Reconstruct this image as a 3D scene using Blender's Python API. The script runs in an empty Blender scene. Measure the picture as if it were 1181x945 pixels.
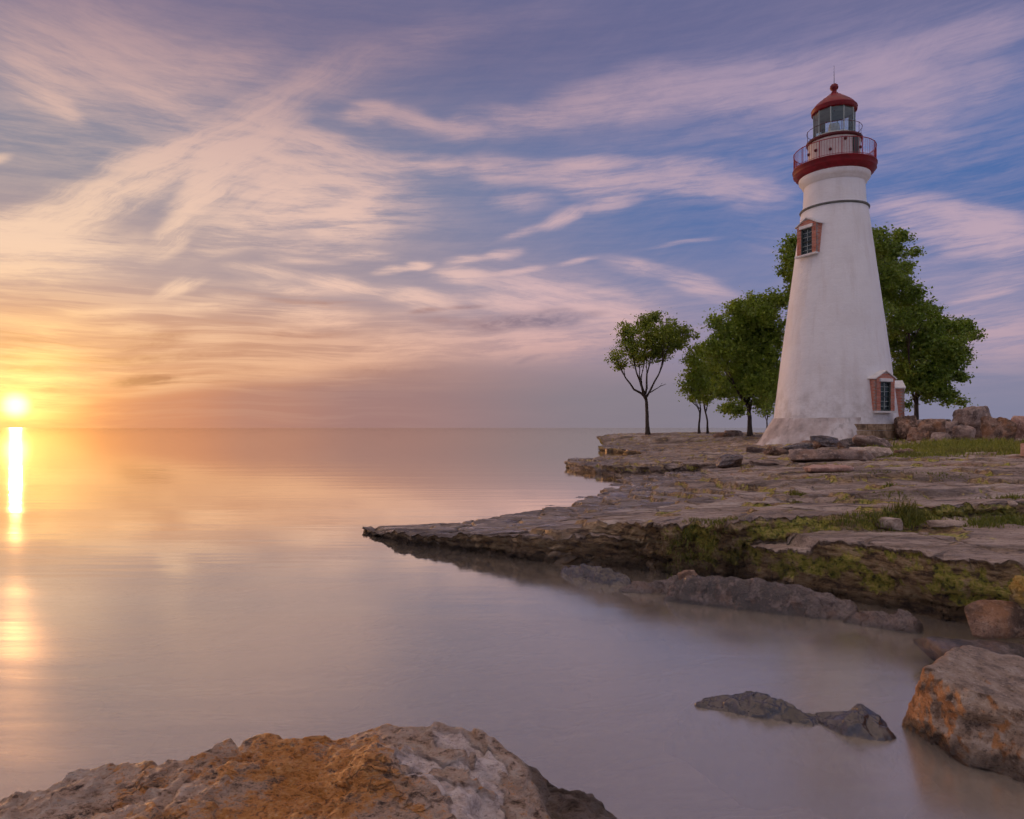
import bpy, bmesh, math, random
import numpy as np
from mathutils import Vector, Matrix

SC = bpy.context.scene
COL = SC.collection
R = math.radians

# ------------------------------------------------------------------ camera
F = 800.0            # focal length in photograph pixels (1181 wide)
CU, CV = 590.5, 493.5   # principal column, horizon row
CAMZ = 2.0           # eye height above the lake
cam = bpy.data.cameras.new('camera')
cam.sensor_width = 36.0
cam.lens = 36.0 * F / 1181.0
cam.shift_y = (CV - 472.5) / 1181.0
cam.clip_start = 0.05
cam.clip_end = 60000
camo = bpy.data.objects.new('camera', cam)
camo.location = (0, 0, CAMZ)
camo.rotation_euler = (R(90), 0, 0)
COL.objects.link(camo)
SC.camera = camo

SC.render.engine = 'CYCLES'
SC.cycles.use_denoising = True
SC.cycles.max_bounces = 4
SC.cycles.diffuse_bounces = 2
SC.cycles.glossy_bounces = 2
SC.cycles.use_adaptive_sampling = True
SC.cycles.adaptive_threshold = .04
SC.cycles.adaptive_min_samples = 12
SC.cycles.transparent_max_bounces = 12
SC.cycles.sample_clamp_indirect = 4.0
SC.view_settings.view_transform = 'Standard'
SC.view_settings.look = 'None'
SC.view_settings.exposure = 0.0
SC.view_settings.gamma = 1.0
SC.view_settings.use_curve_mapping = False

SUN_AZ = math.degrees(math.atan2(18 - CU, F))        # degrees from +Y, negative = left
SUN_EL = 1.5

def azel(u, v):
    """photograph pixel -> azimuth (from +Y, clockwise) and elevation in degrees"""
    x, y, z = u - CU, F, CV - v
    return math.degrees(math.atan2(x, y)), math.degrees(math.atan2(z, math.hypot(x, y)))

# ------------------------------------------------------------------ world: sky with cirrus
class NG:
    """tiny helper to write node maths"""
    def __init__(s, tree): s.t = tree; s.n = tree.nodes; s.l = tree.links
    def link(s, a, b): s.l.new(a, b)
    def put(s, sock, v):
        if hasattr(v, 'is_output'): s.l.new(v, sock)
        elif v is not None: sock.default_value = v
    def new(s, typ, **kw):
        n = s.n.new(typ)
        for k, v in kw.items(): setattr(n, k, v)
        return n
    def m(s, op, a, b=None, c=None, clamp=False):
        n = s.new('ShaderNodeMath', operation=op, use_clamp=clamp)
        for i, v in enumerate((a, b, c)): s.put(n.inputs[i], v)
        return n.outputs[0]
    def vm(s, op, a, b=None, scale=None):
        n = s.new('ShaderNodeVectorMath', operation=op)
        s.put(n.inputs[0], a); s.put(n.inputs[1], b)
        if scale is not None: s.put(n.inputs['Scale'], scale)
        return n.outputs['Value'] if op in ('DOT_PRODUCT', 'LENGTH', 'DISTANCE') else n.outputs[0]
    def xyz(s, x, y, z):
        n = s.new('ShaderNodeCombineXYZ')
        for i, v in enumerate((x, y, z)): s.put(n.inputs[i], v)
        return n.outputs[0]
    def sep(s, v):
        n = s.new('ShaderNodeSeparateXYZ'); s.put(n.inputs[0], v); return n.outputs
    def noise(s, vec, scale, detail=4, rough=.55, dist=0, ntype=None):
        n = s.new('ShaderNodeTexNoise')
        if ntype: n.noise_type = ntype
        s.put(n.inputs['Vector'], vec); n.inputs['Scale'].default_value = scale
        n.inputs['Detail'].default_value = detail; n.inputs['Roughness'].default_value = rough
        n.inputs['Distortion'].default_value = dist
        return n.outputs['Fac']
    def noisec(s, vec, scale, detail=4, rough=.55):
        n = s.new('ShaderNodeTexNoise')
        s.put(n.inputs['Vector'], vec); n.inputs['Scale'].default_value = scale
        n.inputs['Detail'].default_value = detail; n.inputs['Roughness'].default_value = rough
        return n.outputs['Color']
    def voro(s, vec, scale, feature='F1', rnd=1.0):
        n = s.new('ShaderNodeTexVoronoi', feature=feature)
        s.put(n.inputs['Vector'], vec); n.inputs['Scale'].default_value = scale
        n.inputs['Randomness'].default_value = rnd
        return n.outputs['Distance']
    def rng(s, v, a, b, c=0., d=1., smooth=True):
        n = s.new('ShaderNodeMapRange', interpolation_type='SMOOTHSTEP' if smooth else 'LINEAR')
        for i, x in enumerate((v, a, b, c, d)): s.put(n.inputs[i], x)
        return n.outputs[0]
    def ramp(s, fac, stops, interp='EASE'):
        n = s.new('ShaderNodeValToRGB'); n.color_ramp.interpolation = interp
        e = n.color_ramp.elements
        while len(e) < len(stops): e.new(0.5)
        for el, (p, c) in zip(e, stops): el.position = p; el.color = (*c, 1)
        s.put(n.inputs[0], fac); return n.outputs[0]
    def mix(s, fac, a, b, blend='MIX'):
        n = s.new('ShaderNodeMix', data_type='RGBA', blend_type=blend)
        s.put(n.inputs[0], fac)
        for i, v in ((6, a), (7, b)):
            if isinstance(v, tuple) and len(v) == 3: v = (*v, 1)
            s.put(n.inputs[i], v)
        return n.outputs[2]

def srgb(r, g, b):
    f = lambda c: c / 255 / 12.92 if c <= 10 else ((c / 255 + .055) / 1.055) ** 2.4
    return (f(r), f(g), f(b))

# wisps of cirrus: from pixel, to pixel, half width in pixels, strength
WISPS = [
 # left swoosh
 (-60,296,70,288,36,.72),(40,300,175,292,26,0.50),(-40,284,60,262,22,0.45),(30,268,120,232,24,0.68),(110,238,195,196,22,0.65),(185,200,250,160,24,0.50),(245,165,305,126,22,0.45),
 (295,130,360,92,22,0.38),(350,95,440,62,24,0.36),(430,64,560,26,26,0.29),(540,30,700,-5,20,0.16),(118,200,190,168,9,0.34),(150,210,240,150,8,0.38),
 # big fan
 (172,294,212,266,13,0.44),(196,276,236,222,18,0.50),(228,226,276,178,22,0.50),(270,184,330,150,22,0.44),(250,225,330,200,34,0.40),(300,190,420,205,40,0.42),(330,230,460,238,44,0.42),
 (230,262,340,250,20,0.44),(330,265,440,262,22,0.32),(320,150,420,176,14,0.38),(405,176,480,196,14,0.27),(200,296,300,276,12,0.36),(280,284,380,290,10,0.28),(385,246,428,226,10,0.36),
 # upper right streamers
 (400,130,450,123,12,.70),(440,128,500,146,12,.66),(490,146,560,154,13,.58),(550,152,640,134,16,.46),(520,132,620,128,9,.32),(620,134,700,114,24,.56),(690,114,790,98,28,.60),(780,100,900,90,27,.56),
 (880,98,1010,84,26,.50),(1000,80,1090,52,18,.46),(1080,54,1200,22,18,.44),(1000,96,1070,140,36,.40),(1050,112,1200,84,22,.26),(690,140,780,124,8,.35),
 (450,184,540,192,11,.55),(530,190,620,200,16,.60),(610,200,750,208,20,.62),(740,206,830,212,20,.52),(820,210,915,222,20,.46),(608,189,750,182,6,.50),(560,230,640,232,11,.32),(700,190,860,184,7,.32),
 (568,278,640,258,6,.45),(630,262,668,240,9,.62),(660,242,740,226,9,.40),
 # middle wisps
 (428,316,470,312,5,.75),(464,310,500,305,6,.85),(508,304,560,298,6,.62),(552,298,612,290,7,.60),(500,318,566,322,10,.66),(560,320,640,308,4,.50),(640,308,690,297,4,.52),(730,288,840,274,3.5,.35),
 (250,306,360,322,9,.48),(350,322,440,338,10,.85),(430,337,530,354,11,.80),(265,326,400,342,7,.62),(176,342,212,326,8,.66),(196,338,240,322,5,.50),(350,290,470,300,7,.40),(300,300,400,306,6,.35),(210,336,330,348,6,.4),
 (50,360,190,356,6,.80),(180,356,300,354,6,.66),(300,354,420,364,12,.48),(-40,378,100,375,7,.85),(90,376,200,376,6,.55),(-40,402,130,398,12,.60),(120,402,300,392,16,.42),(290,380,430,372,14,.40),
 (-60,436,130,430,18,.60),(110,450,300,436,12,.60),(260,437,400,433,9,.42),(60,420,240,414,8,.35),
 # right of the tower
 (1000,238,1100,244,14,.55),(1080,248,1200,266,16,.66),(1080,272,1200,286,18,.66),(1010,262,1090,270,10,.35),(1075,354,1200,328,4,.52),(1110,388,1200,396,30,.50),(1120,330,1200,322,10,.28),
 (690,298,770,318,10,.50),(760,314,850,346,13,.52),(560,330,680,350,20,.45),(660,346,770,376,22,.45),(380,404,560,398,22,.40),(540,398,700,390,22,.42),(250,418,480,428,16,.32),(520,340,640,362,10,.45),
 # broad thin veils
 (260,220,520,236,80,.16),(-60,110,420,90,110,.28),(560,205,900,200,50,.14),(860,110,1240,150,95,.26),(420,372,860,366,56,.34),(980,410,1240,414,60,.32),(980,300,1240,300,50,.24),(640,110,1000,96,60,.20),(500,310,740,345,34,.16),(940,30,1240,10,60,.14),
 # mauve veil, top left
 (-40,20,120,50,60,.36),(90,50,220,80,50,.34),(20,60,60,110,22,.34),(55,108,92,136,10,.42),(-20,186,20,181,5,.45),(200,80,330,66,20,.30),(150,95,230,130,16,.2),(860,250,1000,330,40,.2),(930,160,1010,190,20,.2),
]
DARK = [(535,376,610,371,10,.75),(590,372,672,366,11,.85),(470,362,515,358,3,.6),(512,357,560,353,3,.6),(660,366,705,362,4,.4),(480,370,545,372,5,.35),
        (138,437,180,433,7,.75),(172,435,214,437,6,.75),(130,398,225,388,8,.40),(588,420,632,408,3,.35),
        (-40,392,70,389,4,.40),(60,412,330,406,6,.40),(-40,424,120,421,5,.45),(250,388,420,384,6,.32),(-30,449,110,446,4,.45),(330,428,560,422,10,.35),(-40,412,60,410,3,.35),(100,384,260,382,4,.30),(300,346,430,352,4,.25)]

def build_world():
    w = bpy.data.worlds.new('World'); SC.world = w; w.use_nodes = True
    w.cycles.sampling_method = 'MANUAL'; w.cycles.sample_map_resolution = 512
    t = w.node_tree
    for n in list(t.nodes): t.nodes.remove(n)
    k = NG(t)
    dirv = k.vm('NORMALIZE', k.new('ShaderNodeTexCoord').outputs['Generated'])
    x, y, z = k.sep(dirv)
    az = k.m('MULTIPLY', k.m('ARCTAN2', x, y), 180 / math.pi)
    el = k.m('MULTIPLY', k.m('ARCSINE', z), 180 / math.pi)
    # unrolled cloud-sheet coordinates for the drifting texture of the cirrus
    zz = k.m('ADD', k.m('MAXIMUM', z, 0.), .10)
    sheet = k.xyz(k.m('DIVIDE', x, zz), k.m('DIVIDE', y, zz), 0.)
    P0 = k.xyz(az, el, 0.)
    # warp
    w1 = k.vm('SUBTRACT', k.noisec(P0, .09, 1), (.5, .5, .5))
    w2 = k.vm('SUBTRACT', k.noisec(k.vm('MULTIPLY', P0, (.5, 1.6, 1)), .35, 2), (.5, .5, .5))
    P = k.vm('ADD', P0, k.vm('ADD', k.vm('MULTIPLY', w1, (2.0, 1.0, 0)), k.vm('MULTIPLY', w2, (1.9, .55, 0))))
    wx, wy, _ = k.sep(P)
    AZ3 = k.xyz(wx, wx, wx); EL3 = k.xyz(wy, wy, wy)
    def madd(v, m3, c3):
        n = k.new('ShaderNodeVectorMath', operation='MULTIPLY_ADD')
        k.put(n.inputs[0], v); k.put(n.inputs[1], m3); k.put(n.inputs[2], c3)
        return n.outputs[0]
    def total(lst):
        """soft elongated ellipses, three to a vector"""
        out = None
        for i in range(0, len(lst), 3):
            ra, rb, amps = [], [], []
            for q in range(3):
                if i + q >= len(lst):
                    ra.append((0, 0, 9)); rb.append((0, 0, 9)); amps.append(0.); continue
                u1, v1, u2, v2, wd, amp = lst[i + q]
                p = azel(u1, v1); r = azel(u2, v2)
                dx, dy = r[0] - p[0], r[1] - p[1]; L = math.hypot(dx, dy) or 1e-3
                cx, cy = (p[0] + r[0]) / 2, (p[1] + r[1]) / 2
                w_ = wd * 1.5 * 57.3 / 860; hl = L / 2 + w_ * 1.1
                dx /= L; dy /= L
                ra.append((dx / hl, dy / hl, -(cx * dx + cy * dy) / hl))
                rb.append((-dy / w_, dx / w_, (cx * dy - cy * dx) / w_))
                amps.append(amp)
            T = lambda rows, j: tuple(rw[j] for rw in rows)
            A = madd(EL3, T(ra, 1), madd(AZ3, T(ra, 0), T(ra, 2)))
            B = madd(EL3, T(rb, 1), madd(AZ3, T(rb, 0), T(rb, 2)))
            D = madd(B, B, k.vm('MULTIPLY', A, A))
            D = k.vm('MAXIMUM', k.vm('SUBTRACT', (1, 1, 1), D), (0, 0, 0))
            D = k.vm('MULTIPLY', D, D)
            v = k.vm('DOT_PRODUCT', D, tuple(amps))
            out = v if out is None else k.m('ADD', out, v)
        return out
    # three families of wisps, each combed along its own drift
    fam = {'h': [], 'd': [], 'n': []}
    for wsp in WISPS:
        ang = math.degrees(math.atan2(wsp[1] - wsp[3], wsp[2] - wsp[0]))
        fam['d' if ang > 17 else 'n' if ang < -7 else 'h'].append(wsp)
    def comb(deg, along, across, off):
        c_, s_ = math.cos(R(deg)), math.sin(R(deg))
        vx = k.m('ADD', k.m('MULTIPLY', wx, along * c_), k.m('MULTIPLY', wy, along * s_))
        vy = k.m('SUBTRACT', k.m('MULTIPLY', wy, across * c_), k.m('MULTIPLY', wx, across * s_))
        return k.noise(k.xyz(vx, vy, off), 1.0, 6, .70)
    f1 = comb(3, .13, 1.25, 0.); f2 = comb(33, .13, 1.1, 3.3); f3 = comb(-11, .13, 1.25, 7.1)
    calm = k.m('SUBTRACT', 1., k.m('MAXIMUM', k.m('MULTIPLY', k.rng(el, 12., 26.), k.rng(az, -14., 6., 0., .5)), k.rng(el, 20., 28., 0., .6)))
    lit_w = None
    for key, fn in (('h', f1), ('d', f2), ('n', f3)):
        v = k.m('MULTIPLY', total(fam[key]), k.m('ADD', .86, k.m('MULTIPLY', k.rng(fn, .34, .64, -.42, .44), calm)))
        lit_w = v if lit_w is None else k.m('ADD', lit_w, v)
    dark = total(DARK)
    fib = k.rng(f1, .30, .70)
    puff = k.rng(k.noise(k.vm('MULTIPLY', P, (.5, 1.3, 1)), .9, 3, .68), .32, .68)
    # thin veil over the whole dome; thickened out of view as added fill light
    veil = k.rng(k.noise(k.vm('ADD', sheet, k.vm('SCALE', w1, scale=.5)), .75, 3, .6), .36, .72)
    zen = k.rng(el, 32., 60.)
    high = k.m('MAXIMUM', zen, k.rng(y, .45, -.25))
    wl = k.rng(k.m('MULTIPLY', lit_w, k.m('ADD', .86, k.m('MULTIPLY', puff, .20))), -.05, 1.16, 0., 1., True)
    cm = k.m('ADD', wl, k.m('ADD', k.m('MULTIPLY', fib, .05), k.rng(f2, .35, .7, 0., .02)))
    cm = k.m('ADD', cm, k.m('ADD', k.m('MULTIPLY', veil, k.m('ADD', .07, k.m('MULTIPLY', high, .45))), k.m('ADD', k.m('MULTIPLY', high, .32), k.m('MULTIPLY', zen, .34))))
    strat = k.noise(k.xyz(k.m('MULTIPLY', wx, .05), k.m('MULTIPLY', wy, 1.15), 5.5), 1.0, 4, .62)
    low = k.m('MULTIPLY', k.rng(el, 12.5, 7.), k.rng(az, 2., -22.))
    cm = k.m('ADD', cm, k.m('MULTIPLY', k.m('MULTIPLY', k.rng(strat, .48, .62), low), .42))
    cm = k.m('SUBTRACT', 1., k.m('POWER', 2.718, k.m('MULTIPLY', cm, -1.5)))
    # angle from the sun, 0..1 over 120 degrees
    sd = Vector((math.sin(R(SUN_AZ)) * math.cos(R(SUN_EL)), math.cos(R(SUN_AZ)) * math.cos(R(SUN_EL)), math.sin(R(SUN_EL))))
    cosg = k.vm('DOT_PRODUCT', dirv, tuple(sd))
    gam = k.m('MULTIPLY', k.m('ARCCOSINE', k.m('MINIMUM', cosg, .9999999)), 180 / math.pi)
    g01 = k.m('DIVIDE', gam, 120.)
    # clear air: physical sky, evened out by the high thin haze of the evening
    sky = k.new('ShaderNodeTexSky', sky_type='NISHITA', sun_disc=False)
    sky.sun_elevation = R(SUN_EL); sky.sun_rotation = R(SUN_AZ)
    sky.air_density = 1.0; sky.dust_density = 1.2; sky.ozone_density = 2.0
    nis = k.vm('SCALE', sky.outputs[0], scale=NISHITA_GAIN)
    S = lambda r, g, b: tuple(10 * c for c in srgb(r, g, b))
    e01 = k.m('DIVIDE', k.m('MAXIMUM', el, 0.), 60.)
    air_far = k.ramp(e01, [(0, srgb(128,124,148)), (.10, srgb(132,136,174)), (.30, srgb(62,108,172)), (.5, srgb(98,104,148)), (1, srgb(94,100,142))])
    air_near = k.ramp(e01, [(0, srgb(212,142,100)), (.10, srgb(206,152,124)), (.20, srgb(172,152,156)), (.32, srgb(132,135,154)), (.5, srgb(118,112,142)), (1, srgb(100,98,138))])
    air = k.mix(k.rng(g01, .08, .52), air_near, air_far)
    air = k.vm('SCALE', air, scale=10.)
    clear = k.mix(.12, air, nis)
    # colour of sunlit cirrus
    lit = k.vm('SCALE', k.ramp(g01, [(0, srgb(255,208,150)), (.10, srgb(255,216,184)), (.20, srgb(250,208,186)), (.34, srgb(226,188,186)), (.55, srgb(204,174,184)), (1, srgb(176,160,184))]), scale=10.)
    hi_t = k.vm('SCALE', k.ramp(g01, [(0, srgb(196,156,146)), (.25, srgb(184,150,154)), (.5, srgb(170,150,174)), (1, srgb(150,142,176))]), scale=10.)
    lit = k.mix(k.rng(el, 14., 31.), lit, hi_t)
    lit = k.mix(k.rng(el, 12., 4., 0., .55), lit, k.vm('SCALE', k.ramp(g01, [(0, srgb(255,190,104)), (.14, srgb(250,184,126)), (.3, srgb(224,168,148)), (.6, srgb(196,160,166)), (1, srgb(170,150,170))]), scale=10.))
    lit = k.mix(high, lit, k.vm('SCALE', k.ramp(g01, [(0, srgb(250, 206, 176)), (.4, srgb(230, 198, 184)), (.8, srgb(208, 192, 194)), (1, srgb(182, 180, 198))]), scale=10.))
    lit = k.mix(zen, lit, tuple(10 * q for q in srgb(248, 216, 198)) + (1.,))  # unseen zenith cloud brightened as added fill for rocks, shelf and water
    col = k.mix(cm, clear, lit)
    # small grey clouds seen against the light
    dk = k.m('MINIMUM', k.m('ADD', k.m('MULTIPLY', dark, k.m('ADD', .45, k.m('MULTIPLY', puff, .95))), k.m('MULTIPLY', k.m('MULTIPLY', k.rng(strat, .46, .34), low), .38)), .9)
    dcol = k.vm('SCALE', k.ramp(g01, [(0, srgb(190,130,80)), (.15, srgb(182,128,104)), (.35, srgb(136,122,140)), (1, srgb(124,120,150))]), scale=10.)
    col = k.mix(dk, col, dcol)
    # low bank of cloud on the horizon
    bn = f1
    top = k.m('ADD', k.ramp_val(az, [(-60, .0), (-36, .35), (-31, 1.9), (-21, 3.3), (-13, 4.0), (0, 4.6), (20, 4.4), (45, 4.0), (180, 4.0)]), k.m('MULTIPLY', k.m('SUBTRACT', bn, .5), 1.6))
    soft = k.ramp_val(az, [(-40, .9), (-24, 1.1), (-12, 1.8), (5, 3.2), (180, 3.5)])
    bank = k.rng(k.m('DIVIDE', k.m('SUBTRACT', top, el), soft), -.8, .8)
    bcol = k.vm('SCALE', k.ramp(g01, [(0, srgb(232,132,74)), (.08, srgb(202,136,106)), (.13, srgb(178,130,116)), (.20, srgb(154,122,122)), (.36, srgb(130,125,136)), (.6, srgb(130,131,156)), (1, srgb(126,122,150))]), scale=10.)
    col = k.mix(k.m('MULTIPLY', bank, .82), col, bcol)
    # glow round the sun and the veiled disc itself
    glow = k.m('POWER', 2.718, k.m('MULTIPLY', k.m('POWER', k.m('DIVIDE', gam, 3.0), 1.05), -1.))
    band = k.m('ADD', .75, k.m('MULTIPLY', k.rng(f1, .35, .65), .5))
    col = k.vm('ADD', col, k.vm('SCALE', (13.0, 8.2, 1.9), scale=k.m('MULTIPLY', glow, band)))
    wide = k.m('POWER', 2.718, k.m('MULTIPLY', k.m('DIVIDE', gam, 7.), -1.))
    col = k.vm('ADD', col, k.vm('SCALE', (1.0, .46, .18), scale=wide))
    disc = k.rng(gam, 1.1, .10)
    col = k.vm('ADD', col, k.vm('SCALE', (16., 14., 7.), scale=disc))
    # the sheet of cloud behind sun's glow just above it
    bg = k.new('ShaderNodeBackground'); k.link(col, bg.inputs[0]); bg.inputs[1].default_value = .1
    k.link(bg.outputs[0], k.new('ShaderNodeOutputWorld').inputs[0])

def _ramp_val(s, x, pts):
    """piecewise-linear value from a float-curve node"""
    lo, hi = pts[0][0], pts[-1][0]; vmax = max(p[1] for p in pts) or 1.
    n = s.new('ShaderNodeFloatCurve')
    s.put(n.inputs['Value'], s.rng(x, lo, hi, 0., 1., smooth=False))
    c = n.mapping.curves[0]
    while len(c.points) < len(pts): c.points.new(.5, .5)
    for p, (a, b) in zip(c.points, pts): p.location = ((a - lo) / (hi - lo), b / vmax); p.handle_type = 'AUTO_CLAMPED'
    n.mapping.update()
    return s.m('MULTIPLY', n.outputs[0], vmax)
NG.ramp_val = _ramp_val
NISHITA_GAIN = 1.0
build_world()

# ------------------------------------------------------------------ the low sun
sun = bpy.data.lights.new('sun', 'SUN')
sun.energy = 0.6
sun.angle = R(.6)
sun.color = (1.0, .46, .17)
suno = bpy.data.objects.new('sun', sun)
_sd = Vector((math.sin(R(SUN_AZ)) * math.cos(R(SUN_EL + 2)), math.cos(R(SUN_AZ)) * math.cos(R(SUN_EL + 2)), math.sin(R(SUN_EL + 2))))
suno.rotation_euler = (-_sd).to_track_quat('-Z', 'Y').to_euler()
suno.location = (-60, 80, 30)
COL.objects.link(suno)

YS = F / 750.0       # plan depths below were measured for a focal length of 750
# ------------------------------------------------------------------ helpers
def _hash(ix, iy, iz, seed):
    h = (ix.astype(np.int64) * 374761393 + iy.astype(np.int64) * 668265263 + iz.astype(np.int64) * 2147483647 + seed * 974634777) & 0xFFFFFFFF
    h = ((h ^ (h >> 13)) * 1274126177) & 0xFFFFFFFF
    h = (h ^ (h >> 16)) & 0xFFFFFFFF
    return h

def pnoise(x, y, z=None, seed=0):
    """gradient noise, about -1..1, arrays in, array out"""
    x = np.asarray(x, float); y = np.asarray(y, float)
    z = np.zeros_like(x) + (.37 if z is None else z)
    xi, yi, zi = np.floor(x), np.floor(y), np.floor(z)
    fx, fy, fz = x - xi, y - yi, z - zi
    u, v, w = (f * f * f * (f * (f * 6 - 15) + 10) for f in (fx, fy, fz))
    out = 0
    for dx in (0, 1):
        for dy in (0, 1):
            for dz in (0, 1):
                h = _hash(xi + dx, yi + dy, zi + dz, seed)
                gx = (h & 1023) / 511.5 - 1; gy = ((h >> 10) & 1023) / 511.5 - 1; gz = ((h >> 20) & 1023) / 511.5 - 1
                d = gx * (fx - dx) + gy * (fy - dy) + gz * (fz - dz)
                out = out + d * (u if dx else 1 - u) * (v if dy else 1 - v) * (w if dz else 1 - w)
    return out * 1.3

def fbm(x, y, z=None, octv=4, seed=0, gain=.5):
    s, a, f = 0, 1, 1
    for i in range(octv):
        s = s + a * pnoise(x * f, y * f, None if z is None else z * f, seed + 17 * i)
        a *= gain; f *= 2.03
    return s

def ridged(x, y, z=None, octv=3, seed=0):
    s, a, f = 0, 1, 1
    for i in range(octv):
        s = s + a * (1 - 2 * np.abs(pnoise(x * f, y * f, None if z is None else z * f, seed + 31 * i)))
        a *= .5; f *= 2.1
    return s

def sstep(x): x = np.clip(x, 0, 1); return x * x * (3 - 2 * x)

def link(o, parent=None):
    COL.objects.link(o)
    if parent: o.parent = parent
    return o

def mesh_obj(name, verts, faces, mat=None, parent=None, smooth=True):
    me = bpy.data.meshes.new(name)
    if isinstance(verts, np.ndarray) and isinstance(faces, np.ndarray):
        nv, nf, k = len(verts), len(faces), faces.shape[1]
        me.vertices.add(nv); me.vertices.foreach_set('co', verts.astype(np.float32).ravel())
        me.loops.add(nf * k); me.loops.foreach_set('vertex_index', faces.astype(np.int32).ravel())
        me.polygons.add(nf)
        me.polygons.foreach_set('loop_start', np.arange(0, nf * k, k, dtype=np.int32))
        me.polygons.foreach_set('loop_total', np.full(nf, k, dtype=np.int32))
        me.update(calc_edges=True); me.validate()
    else:
        me.from_pydata([tuple(v) for v in verts], [], [tuple(f) for f in faces]); me.update()
    if smooth: me.polygons.foreach_set('use_smooth', np.ones(len(me.polygons), bool))
    if mat: me.materials.append(mat)
    return link(bpy.data.objects.new(name, me), parent)

def attr(o, name, arr):
    a = o.data.attributes.new(name, 'FLOAT', 'POINT'); a.data.foreach_set('value', np.asarray(arr, np.float32).ravel())

def tag(o, label, cat, group=None):
    o['label'] = label; o['category'] = cat; o['kind'] = 'thing'
    if group: o['group'] = group
    return o

def empty(name, loc, rz=0, parent=None):
    o = bpy.data.objects.new(name, None); o.location = loc; o.rotation_euler = (0, 0, rz); o.empty_display_size = .3
    return link(o, parent)

def grid_faces(nr, nc, wrap=False):
    c = nc if wrap else nc - 1
    i, j = np.meshgrid(np.arange(nr - 1), np.arange(c), indexing='ij')
    a = i * nc + j; b = i * nc + (j + 1) % nc
    return np.stack([a, b, b + nc, a + nc], -1).reshape(-1, 4)

def lathe(name, prof, seg, mat, parent, smooth=True, a0=0, a1=2 * math.pi):
    full = abs(a1 - a0 - 2 * math.pi) < 1e-6
    n = seg if full else seg + 1
    th = a0 + (a1 - a0) * np.arange(n) / seg
    P = np.array([[(r * math.cos(t), r * math.sin(t), z) for t in th] for r, z in prof]).reshape(-1, 3)
    return mesh_obj(name, P, grid_faces(len(prof), n, full), mat, parent, smooth)

class MB:
    """collects simple solids into one mesh"""
    def __init__(s): s.v = []; s.f = []
    def add(s, v, f):
        k = len(s.v); s.v += [tuple(p) for p in v]; s.f += [tuple(k + i for i in q) for q in f]; return s
    def box(s, c, d, M=None):
        v = [Vector((c[0] + sx * d[0] / 2, c[1] + sy * d[1] / 2, c[2] + sz * d[2] / 2)) for sx in (-1, 1) for sy in (-1, 1) for sz in (-1, 1)]
        if M: v = [M @ p for p in v]
        return s.add(v, [(0, 1, 3, 2), (4, 6, 7, 5), (0, 4, 5, 1), (2, 3, 7, 6), (0, 2, 6, 4), (1, 5, 7, 3)])
    def prism(s, poly, y0, y1, M=None):
        """polygon in x,z extruded along y"""
        n = len(poly)
        v = [Vector((x, y0, z)) for x, z in poly] + [Vector((x, y1, z)) for x, z in poly]
        if M: v = [M @ p for p in v]
        return s.add(v, [tuple(range(n)), tuple(range(2 * n - 1, n - 1, -1))] + [(i, i + n, (i + 1) % n + n, (i + 1) % n) for i in range(n)])
    def tube(s, pts, rad, seg=8, closed=False):
        pts = [Vector(p) for p in pts]; n = len(pts)
        if not hasattr(rad, '__len__'): rad = [rad] * n
        rings = []; up = None
        for i, p in enumerate(pts):
            a = pts[i - 1] if (i > 0 or closed) else p; b = pts[(i + 1) % n] if (i < n - 1 or closed) else p
            d = (b - a).normalized()
            if up is None: up = Vector((0, 0, 1)) if abs(d.z) < .9 else Vector((1, 0, 0))
            x = d.cross(up).normalized(); y = x.cross(d)
            up = y
            rings.append([p + (x * math.cos(2 * math.pi * k / seg) + y * math.sin(2 * math.pi * k / seg)) * rad[i] for k in range(seg)])
        base = len(s.v)
        for r in rings: s.v += [tuple(p) for p in r]
        m = n if closed else n - 1
        for i in range(m):
            for k in range(seg):
                a = base + i * seg + k; b = base + i * seg + (k + 1) % seg
                c = base + ((i + 1) % n) * seg + (k + 1) % seg; e = base + ((i + 1) % n) * seg + k
                s.f.append((a, b, c, e))
        if not closed:
            s.f.append(tuple(base + k for k in range(seg))[::-1]); s.f.append(tuple(base + (n - 1) * seg + k for k in range(seg)))
        return s
    def build(s, name, mat, parent=None, smooth=False):
        return mesh_obj(name, s.v, s.f, mat, parent, smooth)

# ------------------------------------------------------------------ materials
def newmat(name):
    m = bpy.data.materials.new(name); m.use_nodes = True
    t = m.node_tree
    for n in list(t.nodes): t.nodes.remove(n)
    k = NG(t); out = k.new('ShaderNodeOutputMaterial')
    return m, k, out

def principled(k, out, col, rough=.6, bump=None, bstr=.4, bdist=.02, **kw):
    p = k.new('ShaderNodeBsdfPrincipled')
    if isinstance(col, tuple) and len(col) == 3: col = (*col, 1)
    k.put(p.inputs['Base Color'], col); k.put(p.inputs['Roughness'], rough)
    for kk, v in kw.items(): k.put(p.inputs[kk.replace('_', ' ')], v)
    if bump is not None:
        b = k.new('ShaderNodeBump'); b.inputs['Strength'].default_value = bstr; b.inputs['Distance'].default_value = bdist
        k.put(b.inputs['Height'], bump); k.link(b.outputs[0], p.inputs['Normal'])
    k.link(p.outputs[0], out.inputs[0])
    return p

def objco(k): return k.new('ShaderNodeTexCoord').outputs['Object']
def geopos(k): return k.new('ShaderNodeNewGeometry').outputs['Position']
def attrf(k, name): n = k.new('ShaderNodeAttribute'); n.attribute_name = name; return n.outputs['Fac']

def paint_mat(name, col, rough=.45, var=.06, scale=3.):
    m, k, o = newmat(name); c = objco(k)
    n = k.noise(c, scale, 5, .6)
    dark = tuple(x * (1 - var * 4) for x in col)
    principled(k, o, k.mix(k.rng(n, .35, .72), col, dark), rough, k.noise(c, scale * 14, 3), .12, .01)
    return m

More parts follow.
